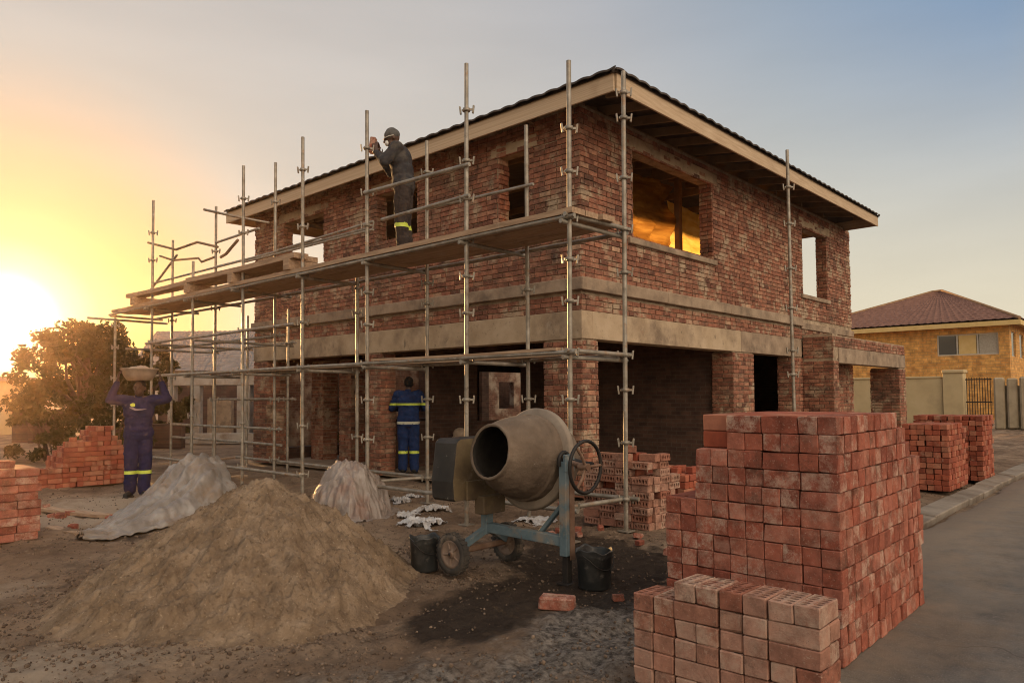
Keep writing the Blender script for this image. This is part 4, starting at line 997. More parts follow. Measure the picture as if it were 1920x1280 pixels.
# ------------------------------------------------------------------ brick stacks
def brick_mesh(name, h, b, jit, mat, holes=None):
    vs, fs = chamfer(h[0], h[1], h[2], b)
    vs = [(v[0] + random.uniform(-jit, jit), v[1] + random.uniform(-jit, jit), v[2] + random.uniform(-jit, jit)) for v in vs]
    for _ in range(random.choice((0, 1, 1, 2))):      # knocked corners
        cs = [random.choice((-1, 1)) for _ in range(3)]; dpt = random.uniform(.003, .008)
        for i, v in enumerate(vs):
            if all(v[k] * cs[k] > h[k] - b * 1.6 - jit for k in range(3)): vs[i] = tuple(v[k] - cs[k] * dpt * random.uniform(.3, 1) for k in range(3))
    me = bpy.data.meshes.new(name); me.from_pydata(vs, [], fs); me.update()
    if holes:
        o = bpy.data.objects.new('tmp', me); COL.objects.link(o); mb = MB(); n = 12
        for (x, y, rx, ry) in holes:
            k = len(mb.v); q = [(x + rx * math.cos(2 * math.pi * i / n), y + ry * math.sin(2 * math.pi * i / n)) for i in range(n)]
            mb.add([(a, c, -h[2] * .55) for a, c in q] + [(a, c, h[2] * 1.3) for a, c in q], [list(range(n))[::-1], list(range(n, 2 * n))] + [[i, (i + 1) % n, n + (i + 1) % n, n + i] for i in range(n)])
        c = mb.build('tmpc', mat); m = o.modifiers.new('b', 'BOOLEAN'); m.operation = 'DIFFERENCE'; m.object = c; m.solver = 'EXACT'
        dg = bpy.context.evaluated_depsgraph_get(); out = bpy.data.meshes.new_from_object(o.evaluated_get(dg)); out.name = name
        bpy.data.objects.remove(o); bpy.data.objects.remove(c); me = out
    me.materials.clear(); me.materials.append(mat); return me
random.seed(31)
def perf_holes(w):
    H = []
    for i in range(6):
        for j in range(2):
            H.append((-.098 + i * .039 + random.uniform(-.003, .003), (-.027 if j == 0 else .027) + random.uniform(-.002, .002), .0142 + random.uniform(-.002, .002), .0228 + random.uniform(-.003, .002)))
    return H
ME_full = [brick_mesh('clay_brick', (.0555, .1105, .0522), .0042, .0024, M_redo) for _ in range(9)]
ME_half = [brick_mesh('clay_brick', (.0555, .0548, .0522), .0042, .0024, M_redo) for _ in range(9)]
ME_perf = [brick_mesh('perforated_brick', (.1235, .0600, .0470), .006, .0018, M_perf, perf_holes(0)) for _ in range(8)]
ME_perf_s = [brick_mesh('perforated_brick', (.1105, .052, .0415), .004, .002, M_perf, [(h[0] * .9, h[1] * .85, h[2], h[3] * .85) for h in perf_holes(0)]) for _ in range(4)]
ME_std = [brick_mesh('clay_brick', (.1105, .052, .0415), .004, .002, M_redo) for _ in range(5)]
ME_side = [brick_mesh('perforated_brick', (.1105, .0415, .052), .004, .002, M_perf, [(-.08 + i * .04 + random.uniform(-.004, .004), random.uniform(-.006, .006), .012 + random.uniform(-.002, .003), .022 + random.uniform(-.004, .004)) for i in range(5)]) for _ in range(4)]
NB = [0]
def put(meshes, name, loc, rot, label, group, cat='brick', sc=1.0):
    o = bpy.data.objects.new(name, random.choice(meshes)); COL.objects.link(o); o.location = loc; o.rotation_euler = rot
    if sc != 1: o.scale = (sc, sc, sc)
    NB[0] += 1
    return tag(o, label, cat, group)
ORD = ['first', 'second', 'third', 'fourth', 'fifth', 'sixth', 'seventh', 'eighth', 'ninth', 'tenth', 'eleventh', 'twelfth', 'thirteenth', 'fourteenth', 'fifteenth', 'sixteenth']
BX, BY, CH_, PXX, PYY = 4.317, 1.46, .108, .1148, .2245
stuff = MB()
random.seed(33)
rows_ = [15] * 9 + [15, 13, 12, 10]
for c in range(13):
    z = .012 + c * CH_ + CH_ / 2; nr = rows_[c]; nb = 5 if c < 8 else 4; cn = ORD[12 - c]
    cj = random.uniform(-.006, .006)
    cells = []
    y = BY
    for b in range(nb):
        cells += [(y + PYY / 2, 1)] if (random.random() < .38 if b < 2 else random.random() < .2) else [(y + PYY / 4, 0), (y + PYY * .75, 0)]
        y += PYY
    if c >= 11 and random.random() < .7: cells = cells[:-1]
    for i, (yy, full) in enumerate(cells):
        put(ME_full if full else ME_half, 'clay_brick', (BX + .056 + random.uniform(-.006, .005), yy + cj + random.uniform(-.002, .002), z), (0, 0, random.uniform(-.012, .012) + (math.pi if random.random() < .5 else 0)),
            f'red brick on mixer side of big roadside stack, {cn} course down, {ORD[i]} from corner', 'red bricks of the big roadside stack')
    for r in range(1, nr):
        put(ME_full, 'clay_brick', (BX + .056 + r * PXX + random.uniform(-.003, .003), BY + PYY / 2 + cj + random.uniform(-.007, .006), z), (random.uniform(-.01, .01), random.uniform(-.02, .02), random.uniform(-.008, .008) + (math.pi if random.random() < .5 else 0)),
            f'red brick end on road side of big stack, {cn} course down, {ORD[r]} behind corner', 'red bricks of the big roadside stack')
        for b in range(1, nb):
            yy = BY + PYY * (b + .5); x = BX + .056 + r * PXX
            stuff.rbox((x, yy, z), (.0555, .1105, .0522), Matrix.Rotation(random.uniform(-.01, .01), 3, 'Z'), random.random(), 0, .005)
# perforated stack in front
random.seed(41); FX, FY, PH = 3.41, 1.25, .0965
for c in range(6):
    z = c * PH + PH / 2
    for col in range(4):
        if col == 3 and c == 5: continue
        y0 = FY + col * .2515; cn = ORD[(5 if col < 3 else 4) - c]; colname = ['column nearest road', 'second column from road', 'third column from road', 'lower leftmost column'][col]
        if random.random() < .30 and c not in (5,) and not (col == 3 and c == 4):
            put(ME_perf, 'perforated_brick', (FX + .061 + random.uniform(-.004, .004), y0 + .1235, z), (0, 0, math.pi / 2 + random.uniform(-.01, .01)), f'perforated brick laid lengthwise, front stack, {colname}, {cn} from top', 'pale perforated bricks in the front stack')
            put(ME_perf, 'perforated_brick', (FX + .186, y0 + .1235, z), (0, 0, math.pi / 2), f'perforated brick behind a lengthwise one, front stack, {colname}, {cn} from top', 'pale perforated bricks in the front stack')
        else:
            for k in range(2):
                put(ME_perf, 'perforated_brick', (FX + .1235 + random.uniform(-.007, .005), y0 + .0605 + k * .1235, z), (0, 0, random.uniform(-.012, .012) + (math.pi if random.random() < .5 else 0)),
                    f'perforated brick end, front stack, {colname}, {cn} from top, {("road", "mixer")[k]} half', 'pale perforated bricks in the front stack')
# stack by the garage, behind the scaffold corner pole
random.seed(43)
for c in range(10):
    z = c * .086 + .043
    ny = 4 if c < 8 else (3 if c == 8 else 2); cn = ORD[9 - c]
    for i in range(ny):
        y = 4.52 + .115 + i * .228 + (c % 2) * .02 + (.25 if c == 9 else 0); face = random.random() < .5
        put(ME_side if face else ME_perf_s, 'perforated_brick', (7.27 + random.uniform(-.02, .02), y, z), (math.pi / 2, 0, -math.pi / 2 + random.uniform(-.06, .06)) if face else (0, 0, math.pi / 2 + random.uniform(-.06, .06)),
            f'dusty brick, left face of garage stack, {cn} course down, {ORD[i]} from corner', 'perforated bricks stacked by the garage')
    for i in range(1, 5 if c < 7 else 3):
        x = 7.27 + i * .112; face = random.random() < .6 and i % 2 == 0
        put(ME_side if face else ME_perf_s, 'perforated_brick', (x + (.05 if face else 0), 4.52 + (.045 if face else .112) + random.uniform(-.02, .015), z), (math.pi / 2, 0, random.uniform(-.08, .08)) if face else (0, 0, math.pi / 2 + random.uniform(-.08, .08)),
            f'dusty brick, right face of garage stack, {cn} course down, {ORD[i]} from scaffold pole', 'perforated bricks stacked by the garage')
    for i in range(1, 5 if c < 7 else 3):
        for k in range(1, ny):
            stuff.rbox((7.27 + i * .112, 4.635 + k * .228, z), (.052, .1105, .041), Matrix.Rotation(random.uniform(-.04, .04), 3, 'Z'), random.random(), 0, .004)
put(ME_perf_s, 'perforated_brick', (7.38, 4.85, .905), (.06, .03, .6), 'perforated brick lying askew on top of the stack by the garage opening', 'perforated bricks stacked by the garage')
# near left stack
random.seed(47); LXc, LYc = 2.51, 9.42
for c in range(9):
    z = c * .087 + .043; cn = ORD[8 - c]; o_ = random.uniform(-.03, .02)
    for i in range(4 if c < 8 else 3):
        put(ME_std, 'clay_brick', (LXc - .112 - i * .226 + o_, LYc + .055 + random.uniform(-.015, .015), z), (0, 0, random.uniform(-.05, .05)),
            f'red brick in stack at left photo edge, {cn} course down, {ORD[i]} from right end', 'red bricks of the stack at the left edge')
        for k in range(1, 6): stuff.rbox((LXc - .112 - i * .226 + o_, LYc + .055 + k * .109, z), (.1105, .052, .0415), Matrix.Rotation(random.uniform(-.04, .04), 3, 'Z'), random.random(), 0, .004)
put(ME_std, 'clay_brick', (2.2, 9.6, .83), (.1, .05, .7), 'red clay brick tossed on top of the stack at the left edge of the photo', 'red bricks of the stack at the left edge')
lb = at(1045, 1139)
put([brick_mesh('clay_brick', (.128, .062, .048), .012, .004, M_redo, [(0, 0, .07, .022)])], 'clay_brick', (lb.x, lb.y, ground_h(lb.x, lb.y) + .044), (.03, .02, rad(-62)), 'single loose red brick lying on the mud in front of the mixer', None)
# far stacks in one mesh
def far_stack(x0, y0, nx, ny, nz, L=.225, W=.11, H=.087, drop=None, base=0.0):
    for c in range(nz):
        for i in range(nx):
            for j in range(ny):
                if drop and drop(i / nx, j / ny, c / nz): continue
                along = (c + (i + j) // 3) % 2
                x = x0 + (i + .5) * W + random.uniform(-.012, .012); y = y0 + (j + .5) * W + random.uniform(-.012, .012)
                hx = random.choice((W, W, L)) / 2 - .004
                stuff.rbox((x + (hx - W / 2 if hx > W / 2 else 0), y, base + (c + .5) * H), (hx, W / 2 - .004, H / 2 - .003), Matrix.Rotation(random.uniform(-.05, .05), 3, 'Z'), random.random(), 0, .005, .002)
random.seed(51)
far_stack(13.05, 2.75, 11, 7, 12, drop=lambda a, b, c: c > .86 and (a > .75 or b > .8 or random.random() < .1))
far_stack(14.95, 2.62, 8, 10, 13, drop=lambda a, b, c: (c > .8 and random.random() < .08))
far_stack(13.2, 3.75, 9, 6, 12, drop=lambda a, b, c: c > .8 and random.random() < .2)
far_stack(3.6, 14.35, 14, 9, 12, drop=lambda a, b, c: c > .98 - 1.3 * abs(a - .72) ** 1.1 - .25 * b + .12 * math.sin(a * 19) and c > .15 or random.random() < .03)
far_stack(8.35, 4.7, 4, 5, 7, drop=lambda a, b, c: c > .6 and random.random() < .4)
far_stack(9.05, 4.35, 5, 4, 5, drop=lambda a, b, c: c > .5 and random.random() < .5)
far_stack(0.9, 11.3, 6, 5, 4, drop=lambda a, b, c: random.random() < .35)
M_stuffb = mk('stacked_red_brick', [(.6, .58, .55), (.95, .92, .9), (1.2, 1.15, 1.1)], 6, 6, .9, .5, 40, .005, tint=[(.20, .055, .032), (.33, .085, .045), (.27, .07, .042), (.40, .13, .075), (.36, .16, .10), (.30, .075, .04)],
              stains=[((.45, .30, .21), 5, .58, .72, .6), ((.10, .045, .03), 4, .58, .75, .6)])
so = stuff.build('clay_bricks', M_stuffb); tag(so, 'remaining red bricks in the rows behind and the far stacks', 'bricks', kind='stuff')

# ------------------------------------------------------------------ sand pile
def sand():
    cx, cy, R0, H0 = 3.2, 5.72, 1.32, .93
    n = 330; ext = 2.4; vs = []; idx = {}
    for j in range(n):
        for i in range(n):
            x = -ext + 2 * ext * i / (n - 1); y = -ext + 2 * ext * j / (n - 1); r = math.hypot(x, y); a = math.atan2(y, x)
            # camera-side, left and right spread differently
            u = x * -.6756 + y * .7373   # + = picture left
            w = -(x * .7373 + y * .6756) # + = toward the camera
            Rr = R0 * (1 + .11 * (u / (r + .01)) + .24 * (w / (r + .01)) + .07 * fb(math.cos(a) * 1.5, math.sin(a) * 1.5, 4, 3))
            t = r / Rr
            h = H0 * (max(0, 1 - t) ** 1.05) if t < 1 else 0
            h = H0 * (1 - math.sqrt(t * t + .006)) if t < .9 else H0 * .085 * max(0, (1.10 - t) / .20) ** 2
            h2 = .34 * max(0, 1 - math.hypot(u + .6, w + .35) / .65)      # lower hump at picture right
            h = max(h, h2 * .9) + .25 * min(h, h2)
            slope = min(1, h / .12)
            gx = fb(x * 2.2, y * 2.2, 7) * .05 + fb(x * 6, y * 6, 2) * .036 + (abs(fb(x * 11, y * 11, 5, 5)) - .2) * .045 + fb(x * 34, y * 34, 9, 3) * .018
            vd = noise.voronoi(Vector((x * 10 + .4 * fb(x * 9, y * 9, 1), y * 10, 2.5)))[0]; vd2 = noise.voronoi(Vector((x * 23, y * 23, 1.5)))[0]
            gx += (.45 - vd[0]) * .014 * (.4 + fb(x * 2, y * 2, 12)) + (.45 - vd2[0]) * .012
            # slump gullies running down from the crest
            gx += .085 * fb(a * 6.5, r * .8, 3, 4) * min(1, t * 1.6)
            h += gx * slope
            vs.append((cx + x, cy + y, h - (.05 if t > 1.2 else .0) - .0 + (ground_h(cx + x, cy + y) if h < .2 else 0) * (1 - slope * .8) - (.02 * (1 - slope))))
    keep = [[False] * n for _ in range(n)]
    fs = []
    for j in range(n - 1):
        for i in range(n - 1):
            q = (j * n + i, j * n + i + 1, (j + 1) * n + i + 1, (j + 1) * n + i)
            if math.hypot(-ext + 2 * ext * i / (n - 1), -ext + 2 * ext * j / (n - 1)) < ext * .97: fs.append(q)
    mb = MB(); mb.add(vs, fs, .5, 0, True); o = mb.build('sand_pile', M_sand, None, (cx, cy, 0))
    return tag(o, 'big heap of brown building sand in the foreground left of the mixer', 'sand pile')
sand()
# ------------------------------------------------------------------ plastic covers and scraps
def folds(k, seed, ridg=1.0):
    def f(p):
        return k * (.55 * fb(p.x * 2.6, p.y * 2.6, p.z * 2.6 + seed, 4) + ridg * (.5 - abs(fb(p.x * 3.4 + seed, p.y * 3.4, p.z * 5, 4))) * .9 + .22 * (.4 - abs(fb(p.x * 11, p.y * 11 + seed, p.z * 9, 3))))
    return f
def ge(px_, py_, dz=0.0):
    p = at(px_, py_); return Vector((p.x, p.y, dz))
def draped_sheet():
    T0, T1 = ge(150, 1016), Vector((4.72, 9.95, 0)); T1.z = 0; ax_ = (T1 - T0); Ln = ax_.length; ax_.normalize(); sd_ = Vector((ax_.y, -ax_.x, 0))
    nu, nv = 130, 90; vs = []
    for i in range(nu + 1):
        s_ = i / nu; hh = .05 + .24 * sm(.12, .5, s_) + .42 * sm(.42, .80, s_); hh *= 1 - .8 * sm(.93, 1.0, s_); hw = .20 + .34 * sm(0, .6, s_) + .10 * fb(s_ * 3, 1, 1)
        hw *= (.35 + .65 * sm(0, .08, s_)) * (1 - .4 * sm(.92, 1.0, s_))
        for k in range(nv + 1):
            q = -1 + 2 * k / nv; base_h = hh * max(0, 1 - abs(q) ** 2.1) ** .9
            wob = .35 * fb(s_ * 1.3, q * .8, 7)
            fold = (.33 - abs(fb((q + wob) * 3.2, s_ * .7, 3, 2))) * .19 + (.33 - abs(fb((q + wob * 1.4) * 7.5, s_ * 1.6, 8, 3))) * .04 + .007 * (.3 - abs(fb(q * 14, s_ * 12, 5, 3)))
            edge = 1 - abs(q) ** 8
            p = T0 + ax_ * (s_ * Ln * 1.06 + .05 * fb(q * 3, s_, 2)) + sd_ * (q * hw * (1 + .12 * fb(s_ * 6, q * 1.1, 4)))
            z = base_h + fold * (.35 + .65 * min(1, base_h / .3)) * edge + .012
            vs.append((p.x, p.y, max(z, .004) + ground_h(p.x, p.y) + .012))
    fs = [(i * (nv + 1) + k, (i + 1) * (nv + 1) + k, (i + 1) * (nv + 1) + k + 1, i * (nv + 1) + k + 1) for i in range(nu) for k in range(nv)]
    mb = MB(); mb.add(vs, fs, .5, 0, True)
    o = mb.build('plastic_sheet', M_plast, None, (3.9, 9.3, 0)); md = o.modifiers.new('thick', 'SOLIDIFY'); md.thickness = .006
    return tag(o, 'dirty white plastic sheet draped over a mound left of the sand pile', 'plastic sheet')
draped_sheet()
def wrapped_pallet():
    """wrapped pallet: plateau with pleats that radiate from a gathered knot"""
    pc = Vector((5.86, 8.36, 0)); n_ = 130; ex = 1.28; vs = []; ck, sk = math.cos(.25), math.sin(.25)
    for j in range(n_ + 1):
        for i in range(n_ + 1):
            u, v = -ex + 2 * ex * i / n_, -ex + 2 * ex * j / n_; a_ = math.atan2(v + .12, u + .2); r_ = math.hypot(u + .2, v + .12)
            s_ = (abs(u) ** 4 + abs(v) ** 4) ** .25
            R3 = lambda f_, o: .33 - abs(fb(u * f_ + o, v * f_, o * 2.7, 3))
            rg = .33 - abs(fb(math.cos(a_) * 1.6 + 3, math.sin(a_) * 1.6, r_ * 1.4, 3))
            s_ = (abs(u) ** 3 + abs(v) ** 3) ** (1 / 3); prof = max(0, 1 - (max(0, s_ + .14 * fb(u * 2, v * 2, 3)) / 1.12) ** 2.6) ** .85
            h = .62 * prof + (.06 * rg + .14 * R3(1.3, 2) + .07 * R3(3.0, 5) + .02 * R3(8, 7)) * min(1, .3 + prof) * (1 - sm(.95, 1.2, s_)) + .07 * fb(u * 1.3, v * 1.3, 4)
            k = 1 + .04 * rg + .10 * R3(2.2, 9) * sm(.5, 1, s_) + .16 * sm(.9, 1.25, s_) * fb(math.cos(a_) * 2, math.sin(a_) * 2, 6)
            x, y = (u * ck - v * sk) * .42 * k, (u * sk + v * ck) * .50 * k
            vs.append((pc.x + x, pc.y + y, ground_h(pc.x + x, pc.y + y) + max(.008, h)))
    mb = MB(); mb.add(vs, [(j * (n_ + 1) + i, j * (n_ + 1) + i + 1, (j + 1) * (n_ + 1) + i + 1, (j + 1) * (n_ + 1) + i) for j in range(n_) for i in range(n_)], .5, 0, True)
    o = mb.build('wrapped_pallet', M_pwrap, None, pc); md = o.modifiers.new('thick', 'SOLIDIFY'); md.thickness = .006
    tag(o, 'pallet wrapped in crumpled dusty plastic behind the sand pile', 'wrapped pallet')
wrapped_pallet()
sack = Vector((10.35, 11.0, 0.03))
tag(blob('cement_sack', [('ell', sack + Vector((0, 0, .22)), (.24, .22, .24)), ('ell', sack + Vector((.0, -.02, .52)), (.19, .18, .2)), ('ell', sack + Vector((.03, -.05, .75)), (.15, .14, .10))], .025, M_sack, None, sack, 4, (lambda p: .05 * fb(p.x * 3, p.y * 3, p.z * 3))), 'pale sack slumped in the dark room behind the mixer', 'sack')
random.seed(61)
def scrap(px_, py_, w, d, h, seed, label):
    """torn, crumpled piece of sheet lying on the mud"""
    p = at(px_, py_); n_ = 44; vs = []; ok = {}; an = random.uniform(0, 3)
    for j in range(n_ + 1):
        for i in range(n_ + 1):
            u, v = -1 + 2 * i / n_, -1 + 2 * j / n_; x = p.x + (u * w * math.cos(an) - v * d * math.sin(an)) * 1.3; y = p.y + (u * w * math.sin(an) + v * d * math.cos(an)) * 1.3
            ok[(i, j)] = math.hypot(u, v) < .78 + .55 * fb(u * 1.7 + seed * 5, v * 1.7, seed, 4)
            z = h * (.5 - abs(fb(u * 2.2 + seed, v * 2.2, 4, 3))) * 1.2 + h * .5 * (.35 - abs(fb(u * 5, v * 5 + seed, 7, 3)))
            vs.append((x, y, ground_h(x, y) + .012 + max(.0, z) * (1 - min(1, math.hypot(u, v)) ** 4)))
    fs = [(j * (n_ + 1) + i, j * (n_ + 1) + i + 1, (j + 1) * (n_ + 1) + i + 1, (j + 1) * (n_ + 1) + i) for j in range(n_) for i in range(n_) if ok[(i, j)] and ok[(i + 1, j)] and ok[(i, j + 1)] and ok[(i + 1, j + 1)]]
    mb = MB(); mb.add(vs, fs, .5, 0, False); o = mb.build('plastic_scrap', M_scrap, None, (p.x, p.y, 0)); md = o.modifiers.new('thick', 'SOLIDIFY'); md.thickness = .004
    return tag(o, label, 'plastic scrap', 'white plastic scraps left of the mixer')
scrap(790, 983, .34, .2, .10, 1, 'largest bluish white plastic scrap on the mud left of the mixer cover')
scrap(752, 940, .16, .13, .12, 2, 'white crumpled scrap nearest the wrapped pallet')
scrap(812, 957, .24, .14, .10, 3, 'white scrap lying just left of the black motor cover')
scrap(762, 966, .2, .14, .06, 4, 'small white scrap between the larger scraps')
scrap(775, 930, .15, .13, .08, 5, 'pale scrap beside the low scaffold rail')
scrap(1010, 972, .26, .2, .05, 6, 'pale scrap on the ground under the mixer drum')
# timber offcuts at the left
random.seed(63)
for (a_, b_, w, h, lb_) in (((85, 955), (205, 968), .16, .04, 'dark board lying in the mud right of the left brick stack'), ((95, 985), (170, 1003), .12, .035, 'short board lying near the tail of the plastic sheet'),
                           ((300, 868), (470, 856), .15, .04, 'long board lying under the scaffold left of the house'), ((345, 905), (460, 890), .12, .035, 'board lying by the scaffold feet behind the plastic mound')):
    p, q = at(*a_), at(*b_); p.z = ground_h(p.x, p.y) + h / 2 + .005; q.z = ground_h(q.x, q.y) + h / 2 + .008
    plank(p, q, w, h, lb_, name='timber_board', cat='board', grp='boards lying on the ground')
# pebbles and clods
random.seed(71); gm = MB()
ICO_V = []; ICO_F = []
ph = (1 + 5 ** .5) / 2
for s1 in (-1, 1):
    for s2 in (-1, 1): ICO_V += [(0, s1, s2 * ph), (s1, s2 * ph, 0), (s2 * ph, 0, s1)]
ICO_V = [Vector(v).normalized() for v in ICO_V]
for i in range(12):
    for j in range(i + 1, 12):
        for k in range(j + 1, 12):
            if all(abs((ICO_V[a_] - ICO_V[b_]).length - 1.0515) < .01 for a_, b_ in ((i, j), (j, k), (i, k))):
                n_ = (ICO_V[j] - ICO_V[i]).cross(ICO_V[k] - ICO_V[i]); ICO_F.append([i, j, k] if n_.dot(ICO_V[i]) > 0 else [i, k, j])
def stone(x, y, s):
    if math.hypot(x - 3.75, y - 3.85) < .75 and random.random() < .8: return
    z = ground_h(x, y); R = Matrix.Rotation(random.uniform(0, 6.3), 3, 'Z') @ Matrix.Rotation(random.uniform(0, 3), 3, 'X')
    gm.add([R @ Vector((v.x * s * random.uniform(.7, 1.1), v.y * s * random.uniform(.6, 1.1), v.z * s * random.uniform(.5, .9))) + Vector((x, y, z + s * .3)) for v in ICO_V], ICO_F, random.random())
for _ in range(13000):
    d = 3.3 + 10 * random.random() ** 2.1; k = random.uniform(-.75, .6); r_ = k * d
    x, y = .7373 * d + .6756 * r_, .6756 * d - .7373 * r_
    if y < 1.9: continue
    stone(x, y, random.choice((.005, .006, .007, .009, .011, .015)) * random.uniform(.7, 1.3))
for _ in range(3200):
    a_ = random.uniform(0, 6.28); r_ = random.gauss(1.62, .2); x, y = 3.2 + r_ * math.cos(a_), 5.72 + r_ * math.sin(a_)
    stone(x, y, random.choice((.006, .008, .012, .018)) * random.uniform(.6, 1.2))
tag(gm.build('gravel', M_gravel), kind='stuff', label='loose gravel and clods on the site ground', cat='gravel')

# broken brick pieces
random.seed(91)
def frag(n_, x0, x1, y0, y1, lab, grp):
    for _ in range(n_):
        x, y = random.uniform(x0, x1), random.uniform(y0, y1); h = (random.uniform(.03, .07), random.uniform(.03, .05), random.uniform(.018, .035))
        vs, fs = chamfer(h[0], h[1], h[2], .006); vs = [tuple(c * random.uniform(.72, 1.1) for c in v) for v in vs]
        mb = MB(); R = Matrix.Rotation(random.uniform(0, 6.3), 3, 'Z') @ Matrix.Rotation(random.uniform(-.3, .3), 3, 'X'); z = ground_h(x, y)
        mb.add([R @ Vector(v) + Vector((x, y, z + h[2] * .8)) for v in vs], fs)
        tag(mb.build('brick_fragment', M_redo, None, (x, y, z)), lab, 'brick piece', grp)
frag(9, 6.3, 7.1, 3.4, 5.6, 'small broken brick piece on the dirt in front of the garage stack', 'brick pieces before the garage stack')
frag(12, 2.6, 3.6, 9.2, 12.5, 'small broken brick piece on the dirt beside the left brick stacks', 'brick pieces by the left stacks')
frag(7, 4.6, 5.7, 2.75, 3.3, 'small broken brick piece on the dirt beside the big roadside stack', 'brick pieces by the roadside stack')
frag(8, 7.2, 8.6, 6.2, 8.5, 'small broken brick piece on the dirt along the left house face', 'brick pieces along the house')
# ------------------------------------------------------------------ neighbouring house, walls and fence at the right
NX, NY = 47.8, 7.0
nh = thing('neighbour_house', (NX, NY, 0), 'finished two storey yellow brick house with brown hipped tile roof', 'house')
mb = MB(); core(mb, (NX, NY, 0), (0, 1, 0), (-1, 0, 0), 11.5, 0, 5.35, .25, [(.5, 3.62, 3.5, 4.82), (8.2, 3.62, 9.6, 4.9)], 0); mb.build('wall', M_ybrick, nh)
mb = MB(); core(mb, (NX + .25, NY + .01, 0), (1, 0, 0), (0, -1, 0), 9.7, 0, 5.35, .25, [(.5, 3.5, 1.9, 4.9), (3.2, 3.5, 4.6, 4.9)], 0); mb.build('wall', M_ybrick, nh)
mb = MB(); mb.box((NX + .3, NY + .3, 0), (NX + 9.9, NY + 11.4, .1)); mb.box((NX + 9.7, NY, 0), (NX + 9.95, NY + 11.5, 5.35)); mb.box((NX + .2, NY + 11.25, 0), (NX + 9.7, NY + 11.5, 5.35)); mb.build('wall', M_ybrick, nh)
def sash(parts, x, y0, y1, z0, z1, n, mats):
    f = MB()
    for a, b, c, d in ((y0, z0, y1, z0 + .07), (y0, z1 - .07, y1, z1), (y0, z0 + .07, y0 + .07, z1 - .07), (y1 - .07, z0 + .07, y1, z1 - .07)): f.box((x + .08, a, b), (x + .14, c, d))
    for i in range(1, n):
        yy = y0 + (y1 - y0) * i / n; f.box((x + .08, yy - .04, z0 + .07), (x + .14, yy + .04, z1 - .07))
    w = f.build('window', M_frame, nh)
    for i in range(n):
        a, b = y0 + (y1 - y0) * i / n, y0 + (y1 - y0) * (i + 1) / n; g = MB(); g.box((x + .10, a + .07, z0 + .07), (x + .12, b - .07, z1 - .07)); g.build('pane', mats[i], w)
sash(nh, NX, NY + .5, NY + 3.5, 3.62, 4.82, 3, [M_mute, M_trim, M_glass]); sash(nh, NX, NY + 8.2, NY + 9.6, 3.62, 4.9, 2, [M_glass, M_mute])
for x0 in (.75, 3.45):
    f = MB(); f.box((NX + x0, NY + .09, 3.5), (NX + x0 + 1.4, NY + .13, 4.9)); w = f.build('window', M_frame, nh)
    for i in range(2): g = MB(); g.box((NX + x0 + .07 + i * .66, NY + .075, 3.57), (NX + x0 + .07 + i * .66 + .6, NY + .088, 4.83)); g.build('pane', M_glass, w)
mb = MB(); lo, hi = (NX - .6, NY - .6), (NX + 10.5, NY + 12.1)
ap1, ap2 = Vector((NX + 4.9, NY + 4.2, 7.9)), Vector((NX + 5.1, NY + 4.8, 7.9))
c_ = [Vector((lo[0], lo[1], 5.42)), Vector((hi[0], lo[1], 5.42)), Vector((hi[0], hi[1], 5.42)), Vector((lo[0], hi[1], 5.42))]
def tiled(mb, p, q, r, s, pitch=.42):
    L = (q - p).length; nu = int(L / .14); nv = 48; up = (q - p).cross(s - p).normalized(); up = up if up.z > 0 else -up; vs = []
    for i in range(nv + 1):
        for k in range(nu + 1):
            u, v = k / nu, i / nv; vs.append((p.lerp(q, u)).lerp(s.lerp(r, u), v) + up * (.06 * abs(math.sin(math.pi * u * L / pitch)) + .06 * (1 - (v * 16) % 1)))
    mb.add(vs, [(i * (nu + 1) + k, i * (nu + 1) + k + 1, (i + 1) * (nu + 1) + k + 1, (i + 1) * (nu + 1) + k) for i in range(nv) for k in range(nu)])
tiled(mb, c_[0], c_[1], ap1 + Vector((.05, 0, 0)), ap1); tiled(mb, c_[1], c_[2], ap2, ap1); tiled(mb, c_[2], c_[3], ap2, ap2 + Vector((.05, 0, 0))); tiled(mb, c_[3], c_[0], ap1, ap2)
rf = mb.build('roof', M_brtile, nh)
mb = MB()
for p, q in ((c_[0], ap1), (c_[3], ap2), (c_[1], ap1), (c_[2], ap2), (ap1, ap2)): mb.tube([p + Vector((0, 0, .08)), q + Vector((0, 0, .08))], .09, 8)
mb.build('ridge_tiles', M_ridge, rf)
mb = MB()
for i in range(4):
    p, q = c_[i], c_[(i + 1) % 4]; mb.bar(p + Vector((0, 0, -.14)), q + Vector((0, 0, -.14)), .05, .26)
mb.build('fascia', M_trim, nh)
mb = MB(); mb.box((lo[0] + .05, lo[1] + .05, 5.36), (hi[0] - .05, hi[1] - .05, 5.39)); mb.build('soffit', M_trim, nh)
def simple(name, lo, hi, mat, label, cat, group=None, bev=.01, R=None):
    mb = MB(); c = [(a + b) / 2 for a, b in zip(lo, hi)]; mb.rbox(c, [(b - a) / 2 for a, b in zip(lo, hi)], R, .5, 0, bev)
    return tag(mb.build(name, mat, None, (c[0], c[1], lo[2])), label, cat, group)
FXX = 36.0
mb = MB(); mb.box((FXX, 7.75, 0), (FXX + .22, 19, 2.15), .5, 0, .01); mb.box((FXX - .04, 7.76, 2.152), (FXX + .26, 18.9, 2.24), .5, 0, .02)
tag(mb.build('boundary_wall', M_plaster, None, (FXX, 13, 0)), 'plain cream plastered boundary wall in front of the yellow house', 'wall')
mb = MB(); mb.box((FXX - .12, 6.95, 0), (FXX + .5, 7.72, 2.35), .5, 0, .015); mb.box((FXX - .18, 6.9, 2.352), (FXX + .56, 7.74, 2.5), .5, 0, .03)
